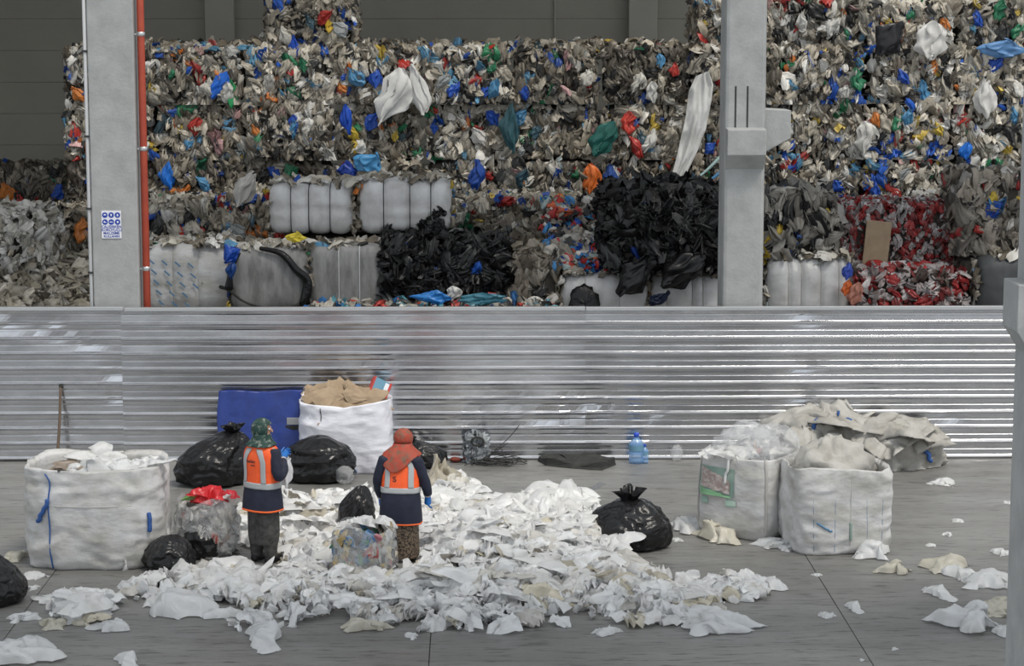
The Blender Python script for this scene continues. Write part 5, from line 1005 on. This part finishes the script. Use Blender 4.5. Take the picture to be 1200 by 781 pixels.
    # gloves
    for i, (fd, sd, cu) in enumerate(hands):
        V, F = hand_np(arms[i][3], fd, sd, cu, 1.12); g = ob('glove', mesh_np('glove', V, F), 'glove', e); remesh(g, .0055, 2)
    # headscarf
    nu, nv = 64, 34; th = np.linspace(0, 2 * np.pi, nu, endpoint=False)[:, None]; ph_ = np.linspace(.02, 2.45, nv)[None]
    dx, dy, dz = np.cos(th) * np.sin(ph_), np.sin(th) * np.sin(ph_), np.cos(ph_) + 0 * th
    wv = 1 + .05 * (ridged(stack3(dx * 3, dy * 3, dz * 4 + S * 5), 5) - .5); lx, l_y, lz = dx * .108 * wv, dy * .124 * wv - .008, dz * .130 * wv
    V = stack3(hc[0] + ct * lx + st_ * l_y, hc[1] - st_ * lx + ct * l_y, hc[2] + .004 + lz); F = grid_faces(nu, nv, wrap_u=True); cen = stack3(dx, dy, dz).reshape(-1, 3)[F].mean(1)
    keep = ~((cen[:, 1] > .60) & (cen[:, 2] < .52)); F = F[keep]
    hs = ob('headscarf', mesh_np('headscarf', V, F), scarf, e); md = hs.modifiers.new('thickness', 'SOLIDIFY'); md.thickness = .008; md.offset = 1
    # scarf fall over neck and shoulders
    na, nz = 96, 30; th = np.linspace(0, 2 * np.pi, na, endpoint=False)[None]; v = np.linspace(0, 1, nz)[:, None]
    bk = np.clip(-np.sin(th + (.22 if scarf == 'scarf_red' else 0)), 0, 1)
    drop = (1.345 - .20 * bk ** 4) if scarf == 'scarf_red' else (1.385 - .02 * bk)
    q = stack3(np.cos(th) * 2, np.sin(th) * 2, v * 2 + S); zt = hc[2] - .045; Z = zt + (drop - zt) * v
    inner = stack3(hc[0] + .082 * np.cos(th) + 0 * v, hc[1] - .012 + .094 * np.sin(th) + 0 * v, Z); outer = T(th, np.minimum(Z, 1.44), .040 + .014 * ridged(q * 2, 4)); outer[..., 2] = Z
    wgt = (np.clip((1.535 - Z) / .13, 0, 1) ** 1.0)[..., None]; V = inner * (1 - wgt) + outer * wgt
    o = ob('scarf_fall', mesh_np('scarf_fall', V, grid_faces(nz, na, wrap_v=True)), scarf, e); md = o.modifiers.new('thickness', 'SOLIDIFY'); md.thickness = .006
    return e
p = G(309, 659)
w1 = worker('worker in orange vest, green headscarf and grey baggy trousers, half turned right', (p.x, p.y, .0), R(-36), 1.0, .635,
       [[(-.18, .0, 1.315), (-.25, .02, 1.08), (-.20, .15, 1.10), (-.08, .22, 1.17)], [(.18, .0, 1.315), (.255, -.02, 1.05), (.225, .10, 1.08), (.13, .21, 1.20)]], .0, .02, R(58), 'scarf_green', 'trousers',
       [('rGaslan', .052, -.05, 1.20), ('ltd.şti', .022, .00, 1.155)], [((.3, .8, .25), (.6, 0, .8), .75), ((-.35, .8, .25), (-.5, 0, .85), .75)])
pg = w1.matrix_basis @ Vector((.10, .31, 1.02))
ob('film_scrap', BAGW[4], None, None, tuple(pg), (0, .15, .4), (.20, .12, .36), color=(.80, .81, .84), label='white film piece held in the gloved hands of the left worker', cat='plastic film')
p = G(470, 657)
w2 = worker('worker in orange vest, red headscarf and brown leopard skirt, seen from behind', (p.x, p.y, .0), R(-8), .915, .50,
       [[(-.175, .0, 1.30), (-.245, .0, 1.06), (-.258, .06, .90), (-.24, .12, .765)], [(.175, .0, 1.30), (.25, .02, 1.07), (.285, .05, .93), (.295, .10, .81)]], .20, .06, R(8), 'scarf_red', 'skirt',
       [('S', .09, -.045, 1.06)], [((.1, .25, -.9), (.3, .9, 0), .35), ((-.05, .15, -.95), (-.3, .9, 0), .4)], head_tilt=.03, wide=1.12)
